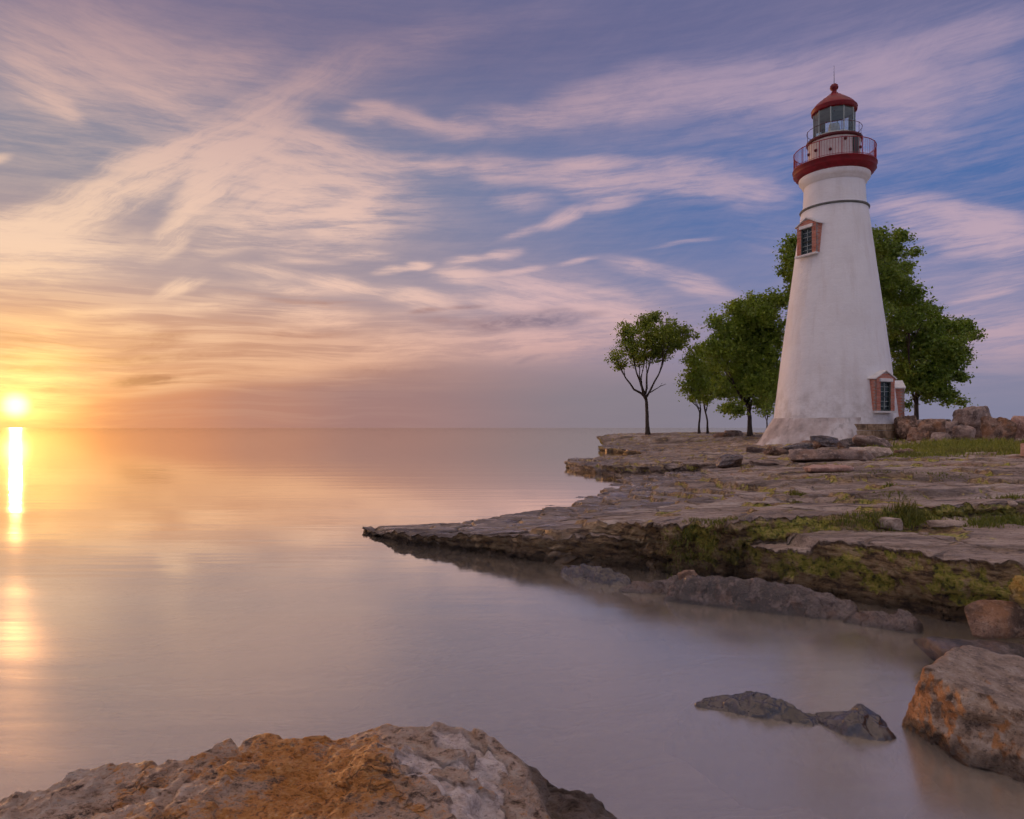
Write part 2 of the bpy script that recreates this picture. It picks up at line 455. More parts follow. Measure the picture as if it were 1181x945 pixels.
# ------------------------------------------------------------------ the limestone shelf
def resample(pts, step_near=.35):
    """Catmull-Rom through plan points, denser close to the camera"""
    P = [np.array((x, y * YS)) for x, y in pts]; out = []
    for i in range(len(P) - 1):
        p0 = P[max(i - 1, 0)]; p1 = P[i]; p2 = P[i + 1]; p3 = P[min(i + 2, len(P) - 1)]
        L = np.linalg.norm(p2 - p1); d = max(4., np.linalg.norm((p1 + p2) / 2))
        n = max(1, min(6, int(L / (step_near * d / 8))))
        for t in np.arange(n) / n:
            out.append(.5 * ((2 * p1) + (p2 - p0) * t + (2 * p0 - 5 * p1 + 4 * p2 - p3) * t * t + (3 * p1 - p0 - 3 * p2 + p3) * t ** 3))
    out.append(P[-1]); return np.array(out)

COAST = resample([(14,-3),(9,2.6),(6.6,4.9),(5.0,6.0),(4.2,6.5),(3.75,7.1),(2.95,7.62),(1.95,8.45),(.72,9.0),(-.25,9.7),(-1.05,10.15),(-2.0,10.7),(-2.9,11.6),(-3.45,12.4),
 (-3.5,13.4),(-2.7,16),(-1,18.5),(.3,22),(.6,26),(.7,30),(.9,32.6),(1.6,34.2),(4.5,38),(6.6,42),(7.6,46),(7.0,52),(5.8,57.2),(6.3,61),(9,66),(16,70),(30,73),(50,75),(95,60)])[::-1]
STEP1 = resample([(-4,10.8),(-.6,10.1),(.6,9.55),(1.04,9.35),(1.34,9.18),(1.82,8.5),(2.24,8.45),(2.58,8.05),(3.2,8.04),(3.94,8.13),(4.49,8.22),(5.33,8.8),(5.77,8.93),(6.6,9.3),(7.5,9.45),(11,9.6),(20,9)])
LEDGE2 = resample([(-3,37),(1.2,33.4),(2.8,28.5),(5.4,25),(8.6,23),(12,22),(18,21)])
BANK = resample([(4,64),(7.2,59.2),(10,57.6),(14,55),(19,51),(24,49),(40,46)])
LEDGE3 = resample([(-2,19),(2.6,17.2),(4.6,16.6),(6.0,15.0),(9,14.4),(12,14.2),(20,13)])
LEDGE4 = resample([(0,13.4),(2.8,12.2),(4.6,11.9),(6.4,11.2),(8.5,11.6),(12,11.5),(20,10)])

def seg_dist(X, Y, line):
    """signed distance to a polyline (positive on its left, the land side) and the land-ward normal"""
    best = np.full(X.shape, 1e9); sg = np.zeros(X.shape); gx = np.zeros(X.shape); gy = np.zeros(X.shape)
    for (ax, ay), (bx, by) in zip(line[:-1], line[1:]):
        dx, dy = bx - ax, by - ay; L = math.hypot(dx, dy)
        if L < 1e-6: continue
        t = np.clip(((X - ax) * dx + (Y - ay) * dy) / (L * L), 0, 1)
        ex, ey = X - ax - t * dx, Y - ay - t * dy
        d = ex * ex + ey * ey
        nx, ny = -dy / L, dx / L
        m = d < best
        best = np.where(m, d, best); sg = np.where(m, ex * nx + ey * ny, sg)
        gx = np.where(m, nx, gx); gy = np.where(m, ny, gy)
    return np.sqrt(best) * np.sign(sg), gx, gy

_CP = np.array([(-3.3,12.4,.13),(-2.7,12.0,.18),(-1.8,10.8,.27),(-.4,9.8,.38),(.6,9.4,.5),(1.05,9.3,.64),(1.8,8.6,.72),(2.6,8.0,.85),(3.2,7.9,.88),(4.5,8.2,.92),(5.5,9,.96),(7.5,9.5,1.0),
 (-.6,15.0,.03),(-2.4,14,-.05),(-2.6,16,-.25),(-1,18.5,-.3),(1.0,18.3,0),(0.2,22,-.3),(1.95,23.5,0),(.8,26,-.25),(1.6,32.6,.30),(1.2,30,-.1),(2.4,13.9,.40),(4.8,17.3,.70),(5.4,25,.5),(3.5,29,.40),(5,36,.4),(7.5,43,.3),(9,48,.5),(10,40,.75),
 (8,59,1.15),(12.4,60,1.38),(20,60,1.5),(16,55,1.25),(14,46,1.0),(12,30,1.0),(10.5,19,1.03),(8,13,.98),(14,14,1.1),(18,36,1.42),(18,31,1.36),(25,30,1.42),(26,20,1.28),(20,12,1.16),(12,7,1.05),(8,5,.95),(5,6,.9),(3,6.5,.85),
 (40,35,1.55),(45,60,1.6),(60,20,1.6),(30,68,1.5),(80,60,1.6)])
_CP[:, 1] *= YS
def _tps(r2): return np.where(r2 > 1e-9, .5 * r2 * np.log(np.maximum(r2, 1e-9)), 0)
def _fit():
    n = len(_CP); A = np.zeros((n + 3, n + 3))
    d = ((_CP[:, None, :2] - _CP[None, :, :2]) ** 2).sum(-1)
    A[:n, :n] = _tps(d) + np.eye(n) * .02
    A[:n, n] = 1; A[:n, n + 1:] = _CP[:, :2]; A[n:, :n] = A[:n, n:].T
    return np.linalg.solve(A, np.r_[_CP[:, 2], 0, 0, 0])
_W = _fit()
def plate(X, Y):
    z = _W[len(_CP)] + _W[len(_CP) + 1] * X + _W[len(_CP) + 2] * Y
    for (cx, cy, _), w in zip(_CP, _W): z = z + w * _tps((X - cx) ** 2 + (Y - cy) ** 2)
    return z

def terrain(X, Y, full=False):
    X = np.asarray(X, float); Y = np.asarray(Y, float)
    rr = np.hypot(X, Y); sc = np.clip(rr / 9, .7, 5)
    # wobble of the ledges' plan
    wx = .16 * sc * fbm(X / sc * .9, Y / sc * .9, octv=3, seed=3); wy = .16 * sc * fbm(X / sc * .9, Y / sc * .9, octv=3, seed=9)
    j1 = .045 * np.minimum(sc, 2) * fbm(X * 4.2 / np.minimum(sc, 2), Y * 4.2 / np.minimum(sc, 2), octv=3, seed=21, gain=.6)
    Xw, Yw = X + wx + j1, Y + wy * .7
    P = plate(X, Y)
    # broad unevenness, flaggy strata
    P = P + .03 * fbm(X * .5, Y * .5, octv=3, seed=5)
    q = .12
    lv = (P + .10 * fbm(X * .22, Y * .55, octv=3, seed=41) + .022 * fbm(X * .9, Y * 1.9, octv=3, seed=43)) / q
    fr = lv - np.floor(lv)
    ris = ((fr > .90) & (fr < 1.0)) * sstep((rr - 8.5) / 2)
    P = P + .95 * q * (sstep((fr - .93) / .07) - fr) * sstep((rr - 8) / 3) * (.55 + .45 * sstep((rr - 10) / 6))
    gr = np.exp(-(pnoise(X * .42 + 3, Y * .95, seed=91) / .022) ** 2) + .7 * np.exp(-(pnoise(X * .9, Y * .5 + 7, seed=93) / .016) ** 2)
    P = P - .035 * gr * np.clip(rr / 10, .8, 2)
    s1, g1x, g1y = seg_dist(Xw, Yw, STEP1)
    s0, g0x, g0y = seg_dist(Xw, Yw, COAST)
    s2, g2x, g2y = seg_dist(Xw, Yw, LEDGE2)
    s3, g3x, g3y = seg_dist(Xw, Yw, BANK)
    s4, _, _ = seg_dist(Xw, Yw, LEDGE3)
    s5, _, _ = seg_dist(Xw, Yw, LEDGE4)
    Xb = X + .12 * fbm(X * 2, Y * 2, octv=2, seed=77)
    D = np.interp(Xb, [-5, .35, .8, 1.5, 2.3, 3.3, 3.52, 3.62, 4.2, 5.3, 7.5, 12], [0, 0, .10, .2, .27, .32, .32, .18, .18, .22, .2, .1])
    w1 = .24; t1 = np.clip(s1 / w1, 0, 1)
    z = P - D * (1 - t1)
    w2 = .9; t2 = np.clip(s2 / w2, 0, 1)
    D2 = np.interp(X, [-5, 1, 6, 9, 13], [.3, .3, .22, .1, 0]) * np.exp(-np.maximum(-s2 - 2, 0) / 6.)
    z = z - D2 * (1 - t2)
    w3 = 1.6; t3 = np.clip(s3 / w3, 0, 1)
    D3 = np.interp(X, [5, 10, 16, 24], [.75, .6, .3, .0]) * np.exp(-np.maximum(-s3, 0) / 9.)
    z = z - D3 * (1 - t3)
    z = z - np.interp(X, [1, 3, 5, 9, 14], [.0, .06, .12, .10, .0]) * (1 - np.clip(s4 / .3, 0, 1)) * np.exp(-np.maximum(-s4, 0) / 2.5)
    z = z - np.interp(X, [2, 4, 5.5, 7.5, 9, 13], [.0, .03, .10, .14, .08, .0]) * (1 - np.clip(s5 / .22, 0, 1)) * np.exp(-np.maximum(-s5, 0) / 1.2)
    # relief of the weathered top
    rel = .016 * fbm(X * 1.6, Y * 2.6, octv=4, seed=51, gain=.6) + .016 * np.minimum(0, ridged(X * 1.3, Y * 2.6, octv=2, seed=61) - 1.0)
    z = z + rel * np.clip(rr / 9, 1, 3)
    # outer wall
    w0 = .34 * sc; t0 = np.clip(s0 / w0, 0, 1)
    bed = -.38 - .7 * sstep(-s0 / 4.) + .05 * fbm(X * .8, Y * .8, octv=3, seed=71)
    z = bed + (z - bed) * t0
    if not full: return z
    lump = fbm(X * 5.5, Y * 5.5, z * 7, octv=4, seed=81, gain=.6)
    lump2 = fbm(X * 1.7, Y * 1.7, z * 3, octv=2, seed=83)
    strata = pnoise(X * .9, Y * .9, z * 13, seed=85) + .6 * pnoise(X * 2.2, Y * 2.2, z * 30, seed=86)
    b0 = np.exp(-np.maximum(-s0, 0) / .9) * (s0 < w0)
    U0 = .16 * np.clip(sc, 1, 2)
    m0 = np.exp(-(np.maximum(0, s0 - w0) / (.10 * sc)) ** 2) * (s0 > -.25 * sc)
    k0 = (np.maximum(0, w0 - np.maximum(s0, -.0)) + U0 * (1 - t0) ** .8) * b0 + m0 * sc ** .7 * (.055 * lump + .07 * lump2 + .12 * strata) * (.35 + .65 * (1 - t0))
    m1 = np.exp(-(np.maximum(0, np.abs(s1 - w1 / 2) - w1 / 2) / .08) ** 2) * np.clip(D / .2, 0, 1)
    k1 = (np.maximum(0, w1 - np.maximum(s1, 0)) * .8 * np.exp(-np.maximum(-s1, 0) / .3) * (s1 < w1) + m1 * (.04 * lump + .04 * lump2 + .07 * strata)) * np.clip(D / .12, 0, 1)
    k3 = np.maximum(0, w3 - np.maximum(s3, 0)) * .75 * np.exp(-np.maximum(-s3, 0) / 2.) * (s3 < w3) * np.clip(D3 / .3, 0, 1)
    k2 = (np.maximum(0, w2 - np.maximum(s2, 0)) * .9 * np.exp(-np.maximum(-s2, 0) / 1.) * (s2 < w2) + .2 * (1 - t2) * np.exp(-np.maximum(-s2, 0) / .5)) * np.clip(D2 / .2, 0, 1)
    dx = g0x * k0 + g1x * k1 + g2x * k2 + g3x * k3; dy = g0y * k0 + g1y * k1 + g2y * k2 + g3y * k3
    dz = m0 * .05 * lump * (1 - .4 * t0) * np.clip(sc, 1, 2) + m1 * .05 * lump
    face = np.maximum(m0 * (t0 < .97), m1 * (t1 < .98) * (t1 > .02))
    face = np.maximum(face, np.maximum(.85 * ris, .7 * np.clip(gr, 0, 1) * sstep((rr - 8.5) / 2)) * (s0 > w0))  # riser colour stands for dirt and moss, and for undercut shade painted in
    lip = np.maximum(np.exp(-((s0 - w0) / .12) ** 2), np.exp(-((s1 - w1) / .10) ** 2) * np.clip(D / .15, 0, 1))
    return X + dx, Y + dy, z + dz, face, lip, s0, s1

def hit(u, v, zoff=0.):
    """where the sight line through a pixel meets the land (or the water)"""
    Y = 3.0 * (30 ** np.linspace(0, 1, 1600)); X = (u - CU) / F * Y; zr = CAMZ - (v - CV) / F * Y
    zt = np.maximum(terrain(X, Y), 0) + zoff
    i = int(np.argmax(zr <= zt)) if (zr <= zt).any() else len(Y) - 1
    return float(X[i]), float(Y[i]), float(max(zt[i], 0))

def rock_colours(k, c, s=1.):
    """weathered limestone: warm grey-brown, with pink and dark patches"""
    n1 = k.noise(c, .9 * s, 5, .62); n2 = k.noise(c, 4.5 * s, 5, .65); n3 = k.noise(c, 22 * s, 4, .7)
    col = k.ramp(n1, [(.37, (.12, .090, .072)), (.45, (.29, .218, .172)), (.53, (.45, .345, .275)), (.64, (.60, .50, .42))], 'LINEAR')
    col = k.mix(k.rng(n2, .51, .66, 0., .65), col, (.125, .088, .062))
    col = k.mix(k.rng(n3, .54, .70, 0., .5), col, (.58, .47, .37))
    col = k.mix(k.rng(n3, .47, .33, 0., .85), col, (.06, .042, .030))
    return col, n1, n2, n3

def land_mat():
    m, k, o = newmat('limestone_shelf')
    c = geopos(k)
    flat = k.vm('MULTIPLY', c, (.5, 1.5, 3.2))
    col, n1, n2, n3 = rock_colours(k, flat, .9)
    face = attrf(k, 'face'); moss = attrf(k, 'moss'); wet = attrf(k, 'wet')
    # rust and pale blotches on the top
    rust = k.rng(k.noise(k.vm('MULTIPLY', c, (.35, .9, 1)), .8, 5, .6), .56, .70)
    col = k.mix(k.m('MULTIPLY', rust, .6), col, (.33, .165, .085))
    pale = k.rng(k.noise(k.vm('MULTIPLY', c, (.5, 1.3, 1)), 1.1, 4, .6), .60, .68)
    blk = k.rng(k.noise(k.vm('MULTIPLY', c, (.22, .8, 1)), .7, 5, .62), .52, .64)
    col = k.mix(k.m('MULTIPLY', blk, .55), col, (.14, .10, .077))
    col = k.mix(k.m('MULTIPLY', pale, .4), col, (.52, .37, .30))
    # cracks
    cr = k.rng(k.voro(k.vm('ADD', k.vm('MULTIPLY', c, (.5, 1.3, .6)), k.vm('SCALE', k.noisec(c, 1.6, 3), scale=.55)), .75, 'DISTANCE_TO_EDGE'), .0, .028, 1., 0.)
    crm = k.m('MULTIPLY', cr, k.rng(k.noise(c, .45, 2), .46, .60))
    col = k.mix(k.m('MULTIPLY', crm, .7), col, (.035, .028, .022))
    # crumbly faces: dark, ochre where dry, algae green
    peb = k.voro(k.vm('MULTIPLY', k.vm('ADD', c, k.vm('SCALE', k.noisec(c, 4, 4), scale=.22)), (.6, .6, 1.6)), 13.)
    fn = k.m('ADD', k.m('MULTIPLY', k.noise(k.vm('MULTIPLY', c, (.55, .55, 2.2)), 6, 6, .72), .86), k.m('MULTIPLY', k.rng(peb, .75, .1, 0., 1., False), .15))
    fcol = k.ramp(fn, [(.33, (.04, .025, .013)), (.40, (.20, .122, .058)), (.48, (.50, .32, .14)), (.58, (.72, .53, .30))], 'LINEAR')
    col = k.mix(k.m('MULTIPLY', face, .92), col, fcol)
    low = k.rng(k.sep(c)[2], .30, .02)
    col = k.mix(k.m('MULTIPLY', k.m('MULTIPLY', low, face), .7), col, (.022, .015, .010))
    mn = k.m('ADD', moss, k.m('MULTIPLY', k.m('SUBTRACT', k.noise(c, 3.4, 5, .7), .5), 3.4))
    mcol = k.ramp(k.noise(c, 18, 4, .65), [(.35, (.06, .075, .010)), (.42, (.27, .31, .028)), (.50, (.52, .49, .06)), (.60, (.72, .60, .15))], 'LINEAR')
    col = k.mix(k.m('MULTIPLY', k.rng(mn, .55, .85), .9), col, mcol)
    bedm = attrf(k, 'bed'); zz = k.sep(c)[2]
    bcol = k.mix(bedm, k.ramp(k.noise(c, 1.6, 5, .65), [(.36, (.020, .013, .008)), (.5, (.060, .040, .022)), (.64, (.12, .085, .045))], 'LINEAR'), (.60, .54, .46))
    col = k.mix(k.rng(zz, -.02, -.16), col, bcol)
    # damp rock by the water
    wn = k.m('MULTIPLY', wet, k.rng(k.noise(k.vm('MULTIPLY', c, (.6, 2.4, 1)), .9, 4, .6), .28, .55))
    col = k.mix(k.m('MULTIPLY', wn, .55), col, (.06, .044, .038))
    pud = k.m('MULTIPLY', wet, k.rng(k.noise(k.vm('MULTIPLY', c, (.45, 2.6, 1)), 1.3, 3, .5), .50, .60))
    rough = k.m('SUBTRACT', k.m('SUBTRACT', .78, k.m('MULTIPLY', wn, .36)), k.m('MULTIPLY', pud, .30))
    h = k.m('ADD', k.m('ADD', k.m('MULTIPLY', n2, .7), k.m('MULTIPLY', n3, .35)), k.m('MULTIPLY', k.m('ADD', k.m('MULTIPLY', fn, 2.2), k.noise(c, 30, 4, .7)), k.m('ADD', .10, face)))
    h = k.m('SUBTRACT', h, k.m('MULTIPLY', crm, 1.2))
    h = k.m('MULTIPLY', h, k.m('SUBTRACT', 1., k.m('MULTIPLY', pud, .85)))
    principled(k, o, col, rough, h, 1., .07)
    return m

def build_shelf():
    r = np.r_[np.arange(2.6, 5.19, .035), 5.2 + np.arange(0, 8.6, .0145), 13.8 * (96 / 13.8) ** np.linspace(0.0035, 1, 420)]
    th = np.radians(np.r_[np.linspace(-48, -15.3, 50), np.linspace(-15, 41, 560), np.linspace(41.2, 66, 110)])
    TH, RR = np.meshgrid(th, r, indexing='xy')
    X = RR * np.sin(TH); Y = RR * np.cos(TH)
    x, y, z, face, lip, s0, s1 = terrain(X, Y, True)
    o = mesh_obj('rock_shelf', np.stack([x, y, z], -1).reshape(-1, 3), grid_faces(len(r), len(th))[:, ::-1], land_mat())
    o['kind'] = 'structure'
    moss = .02 + .80 * face * sstep((z - .05) / .25) * sstep((X - .5) / 2.2) - .12 * lip * face
    moss = moss - .25 * (face < .2) * sstep((RR - 12) / 6)
    moss = moss + .42 * np.exp(-((X - 5.6) / 1.2) ** 2 - ((Y - 9.5 * YS) / .55) ** 2) + .5 * np.exp(-((X - 7.0) / .7) ** 2 - ((Y - 8.6 * YS) / .35) ** 2) + .35 * np.exp(-((X - 8.2) / 1.6) ** 2 - ((Y - 11.6 * YS) / .5) ** 2)
    wet = np.maximum(sstep((.78 - z) / .5), .35 * sstep((1.05 - z) / .2)) * (1 - .6 * (X > 3.4) * (RR < 12))
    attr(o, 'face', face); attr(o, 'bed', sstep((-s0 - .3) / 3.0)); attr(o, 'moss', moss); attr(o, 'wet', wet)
    return o

def build_water():
    m, k, o = newmat('lake_water')
    c = geopos(k)
    lw = k.new('ShaderNodeFresnel'); lw.inputs[0].default_value = 1.36
    fac = k.m('MINIMUM', k.m('ADD', k.m('MULTIPLY', lw.outputs[0], 1.5), .27), 1.)
    swell = k.noise(k.vm('MULTIPLY', c, (.05, .55, 1)), 1.0, 4, .6)
    fine = k.noise(k.vm('MULTIPLY', c, (.5, 2.6, 1)), 1.0, 3, .55)
    b = k.new('ShaderNodeBump'); b.inputs['Strength'].default_value = .035; b.inputs['Distance'].default_value = .25
    k.link(k.m('ADD', swell, k.m('MULTIPLY', fine, .22)), b.inputs['Height'])
    gl = k.new('ShaderNodeBsdfGlossy', distribution='MULTI_GGX'); gl.inputs['Color'].default_value = (.98, .94, .86, 1); k.link(k.m('MULTIPLY', k.rng(k.vm('LENGTH', c), 4., 13., .24, .045), k.rng(swell, .34, .66, .85, 1.2)), gl.inputs['Roughness'])
    k.link(b.outputs[0], gl.inputs['Normal'])
    df = k.new('ShaderNodeBsdfDiffuse'); k.put(df.inputs[0], k.mix(k.rng(k.noise(c, .35, 4, .6), .35, .65), (.55, .49, .42, 1), (.48, .43, .37, 1)))
    tr = k.new('ShaderNodeBsdfTransparent'); tr.inputs[0].default_value = (.86, .82, .75, 1)
    mx = k.new('ShaderNodeMixShader'); mx.inputs[0].default_value = .55
    k.link(df.outputs[0], mx.inputs[1]); k.link(tr.outputs[0], mx.inputs[2])
    mm = k.new('ShaderNodeMixShader'); k.link(fac, mm.inputs[0]); k.link(mx.outputs[0], mm.inputs[1]); k.link(gl.outputs[0], mm.inputs[2])
    k.link(mm.outputs[0], o.inputs[0])
    S = 30000.
    xs = [-S, -3000, -300, -60, -20, 0, 20, 60, 300, 3000, S]; ys = [-200, -20, 0, 20, 60, 200, 1000, 5000, S, 45000]
    V = np.array([(x, y, 0.) for y in ys for x in xs])
    o2 = mesh_obj('lake_water', V, grid_faces(len(ys), len(xs)), m); o2['kind'] = 'structure'
    m2, k2, oo = newmat('lake_bed_silt'); c2 = geopos(k2)
    principled(k2, oo, k2.ramp(k2.noise(c2, .6, 5, .6), [(.35, (.56, .50, .43)), (.6, (.60, .54, .46)), (.75, (.63, .57, .49))], 'LINEAR'), .8)
    V = np.array([(x, y, -1.35) for y in ys for x in xs])
    b2 = mesh_obj('lake_bed', V, grid_faces(len(ys), len(xs)), m2); b2['kind'] = 'structure'

SHELF = build_shelf()
build_water()

# ------------------------------------------------------------------ the lighthouse
TD = 36.4 * YS                                  # depth of the tower's axis
TX = (962 - CU) / F * TD
TZ = 1.25
MPX = TD / F                                     # metres per photograph pixel at the axis
def tz(v): return CAMZ + (CV - v) * MPX          # height of a pixel row at the axis

def tower_mats():
    M = {}
    m, k, o = newmat('white_stucco'); c = objco(k)
    streak = k.noise(k.vm('MULTIPLY', c, (1.6, 1.6, .16)), 1.2, 5, .62)
    blot = k.noise(c, .5, 4, .6)
    col = k.mix(k.rng(streak, .48, .68, 0., .32), (.85, .845, .85), (.64, .59, .565))
    col = k.mix(k.rng(blot, .46, .66, 0., .3), col, (.70, .67, .66))
    grime = k.m('MULTIPLY', k.rng(k.sep(c)[2], 4.2, 1.2), k.rng(k.noise(c, 1.8, 5, .65), .36, .66))
    col = k.mix(k.m('MULTIPLY', grime, .55), col, (.46, .42, .39))
    crs = k.m('SINE', k.m('MULTIPLY', k.m('ADD', k.sep(c)[2], k.m('MULTIPLY', k.noise(c, 1.2, 3), .14)), 15.))
    principled(k, o, col, .62, k.m('ADD', k.m('ADD', k.noise(c, 9, 5, .65), k.m('MULTIPLY', k.noise(c, 1.6, 3), 3.)), k.m('MULTIPLY', k.rng(crs, -1., -.7, 0., 1.), .10)), .5, .03)
    M['white'] = m
    m, k, o = newmat('concrete_apron'); c = objco(k)
    n = k.noise(c, .9, 6, .65)
    col = k.ramp(n, [(.36, (.40, .34, .315)), (.5, (.56, .49, .46)), (.64, (.70, .67, .66))], 'LINEAR')
    st = k.noise(k.vm('MULTIPLY', c, (1.2, 1.2, .3)), 2.5, 5, .65)
    col = k.mix(k.rng(st, .50, .70, 0., .6), col, (.24, .215, .205))
    principled(k, o, col, .75, k.noise(c, 7, 5, .7), .5, .04); M['apron'] = m
    M['red'] = paint_mat('red_paint', (.25, .004, .016), .5, .1, 2.)
    M['rail'] = paint_mat('red_rail_paint', (.38, .03, .045), .5, .08)
    M['darkred'] = paint_mat('dark_red_paint', (.11, .008, .013), .55, .1, 2.)
    M['trim'] = paint_mat('white_trim', (.78, .76, .74), .5, .04)
    M['frame'] = paint_mat('pale_green_metal', (.42, .50, .48), .45, .06)
    M['sash'] = paint_mat('dark_green_sash', (.035, .055, .05), .5, .08)
    M['ring'] = paint_mat('weathered_ring_paint', (.16, .17, .155), .6, .1)
    M['iron'] = paint_mat('dark_iron', (.03, .03, .034), .5, .05)
    m, k, o = newmat('red_brick'); c = objco(k)
    ri = k.new('ShaderNodeNewGeometry').outputs['Random Per Island']
    col = k.ramp(ri, [(0, (.42, .13, .08)), (.4, (.52, .18, .115)), (.75, (.60, .25, .17)), (1, (.46, .20, .15))], 'LINEAR')
    principled(k, o, k.mix(k.rng(k.noise(c, 14, 4), .5, .75, 0., .5), col, (.5, .36, .30)), .8, k.noise(c, 30, 4), .4, .01); M['brick'] = m
    M['mortar'] = paint_mat('mortar', (.42, .36, .33), .8, .08)
    m, k, o = newmat('window_glass'); c = objco(k)
    principled(k, o, k.mix(k.rng(k.noise(c, 3., 3), .4, .6), (.010, .022, .024), (.03, .06, .06)), .22, IOR=1.45); M['pane'] = m
    m, k, o = newmat('lantern_glass')
    g = k.new('ShaderNodeBsdfGlossy'); g.inputs['Roughness'].default_value = .03
    t = k.new('ShaderNodeBsdfTransparent'); t.inputs[0].default_value = (.82, .90, .90, 1)
    fr = k.new('ShaderNodeFresnel'); fr.inputs[0].default_value = 1.6
    x = k.new('ShaderNodeMixShader'); k.link(k.m('ADD', fr.outputs[0], .04, clamp=True), x.inputs[0]); k.link(t.outputs[0], x.inputs[1]); k.link(g.outputs[0], x.inputs[2])
    k.link(x.outputs[0], o.inputs[0]); M['glass'] = m
    m, k, o = newmat('foundation_stone'); c = objco(k)
    ri = k.new('ShaderNodeNewGeometry').outputs['Random Per Island']
    col = k.ramp(k.noise(c, 2.2, 5, .65), [(.38, (.12, .08, .05)), (.5, (.32, .22, .13)), (.62, (.46, .35, .24))], 'LINEAR')
    principled(k, o, col, .8, k.noise(c, 9, 5, .7), .6, .03); M['stone'] = m
    return M

def build_lighthouse():
    M = tower_mats()
    L = empty('lighthouse', (TX, TD, TZ))
    tag(L, 'tall tapering white lighthouse with red gallery and red domed lantern roof', 'lighthouse')
    # local frame: x = to the right as the photographer sees it, -y = towards the photographer
    L.rotation_euler = (0, 0, -math.atan2(TX, TD))
    H = lambda z: z - TZ
    # batter of the wall
    def rw(z): return np.interp(z, [1.2, 2.55, 5.57, 14.15, 14.16, 15.6], [3.34, 3.17, 2.82, 1.71, 1.64, 1.56])
    zs = np.r_[np.linspace(1.3, 14.15, 60), np.linspace(14.17, 15.49, 8)]
    wall = lathe('tower_wall', [(float(rw(z)), H(z)) for z in zs] + [(1.56, H(15.50)), (1.65, H(15.52)), (1.65, H(15.62)), (1.72, H(15.66)), (1.84, H(15.82)), (1.84, H(16.0))], 96, M['white'], L)
    ring = [(1.70, 14.06), (1.79, 14.10), (1.80, 14.14), (1.79, 14.18), (1.62, 14.22)]
    lathe('belt_ring', [(r, H(z)) for r, z in ring], 96, M['ring'], L)
    # the concrete skirt wraps the left and the front, dressed stone shows on the right
    def skirt():
        n, q = 110, 16
        ph = np.linspace(R(-230), R(23), n); prof = np.linspace(0, 1, q)
        PH, T = np.meshgrid(ph, prof)
        rad = 4.22 - 1.0 * T ** .8 + .05 * fbm(PH * 4, T * 2, octv=3, seed=5)
        taper = sstep((R(23) - PH) / R(14))
        rad = 3.18 + (rad - 3.18) * (.10 + .9 * taper)
        z = H(.95 + (2.52 - .95) * T + .02 * fbm(PH * 6, T * 3, octv=2, seed=6))
        a = PH - math.pi / 2
        V = np.stack([rad * np.cos(a), rad * np.sin(a), z], -1).reshape(-1, 3)
        return mesh_obj('concrete_skirt', V, grid_faces(q, n), M['apron'], L)
    skirt()
    rnd = random.Random(4)
    row = [(1.0, 1.45), (1.45, 1.86), (1.86, 2.2)]
    for ri, (za, zb) in enumerate(row):
        ph = 14 + rnd.uniform(0, 4)
        while ph < 132:
            w = rnd.uniform(9, 15); a0, a1 = R(ph - 90 + .25), R(ph + w - 90 - .25)
            mb = MB(); n = 4; r0, r1 = 3.0, 3.30 + rnd.uniform(-.02, .03) + (.05 if ri < 2 else 0)
            an = [a0 + (a1 - a0) * i / n for i in range(n + 1)]
            v = []
            for zz in (za + .008, zb - .008):
                for rr in (r0, r1): v += [(rr * math.cos(a), rr * math.sin(a), H(zz)) for a in an]
            f = []; m_ = n + 1
            for i in range(n):
                f += [(m_ + i, m_ + i + 1, 3 * m_ + i + 1, 3 * m_ + i), (2 * m_ + i, 3 * m_ + i, 3 * m_ + i + 1, 2 * m_ + i + 1)]
            f += [(0, m_, 3 * m_, 2 * m_), (n, 2 * m_ + n, 3 * m_ + n, m_ + n)]
            mb.add(v, f).build('foundation_stone', M['stone'], L); ph += w
    # gallery
    zg = 16.52
    gal = lathe('gallery', [(1.80, H(zg - .56)), (1.90, H(zg - .54)), (2.02, H(zg - .42)), (2.10, H(zg - .31)), (2.13, H(zg - .28)), (2.13, H(zg - .06)), (2.17, H(zg - .05)), (2.17, H(zg)), (1.2, H(zg + .01))], 96, M['red'], L, smooth=False)
    def railing(name, rad, z0, hgt, nposts, nbars, pm, midrail, thick=.022):
        rl = MB()
        circ = lambda zz, n=72: [(rad * math.cos(2 * math.pi * i / n), rad * math.sin(2 * math.pi * i / n), H(zz)) for i in range(n)]
        rl.tube(circ(z0 + hgt), thick, 6, True)
        for mz in midrail: rl.tube(circ(z0 + mz), .014, 5, True)
        o = rl.build(name, pm, L, True)
        post = None
        for i in range(nposts):
            a = 2 * math.pi * (i + .35) / nposts
            if post is None:
                post = MB().tube([(0, 0, 0), (0, 0, hgt)], thick, 6).tube([(0, 0, hgt), (0, 0, hgt + .04)], [thick * 1.5, thick], 6).build('post', pm, o)
                p = post
            else:
                p = post.copy(); COL.objects.link(p)
            p.location = (rad * math.cos(a), rad * math.sin(a), H(z0))
        if nbars:
            bar = None
            for i in range(nbars):
                a = 2 * math.pi * (i + .5) / nbars
                if bar is None:
                    bar = MB().tube([(0, 0, 0), (0, 0, hgt)], .0085, 4).build('baluster', pm, o); p = bar
                else:
                    p = bar.copy(); COL.objects.link(p)
                p.location = (rad * math.cos(a), rad * math.sin(a), H(z0))
        return o
    railing('gallery_railing', 2.10, zg, .92, 12, 96, M['rail'], [.08])
    # watch room
    zl = 18.02
    wr = lathe('watch_room', [(1.34, H(zg)), (1.34, H(zl - .12)), (1.40, H(zl - .1)), (1.40, H(zl - .04))], 72, M['trim'], L)
    def onwall(phi, rad, z): a = R(phi - 90); return (rad * math.cos(a), rad * math.sin(a), H(z))
    door = MB().box((0, 0, .62), (.42, .10, 1.24)).build('watch_room_door', M['sash'], wr)
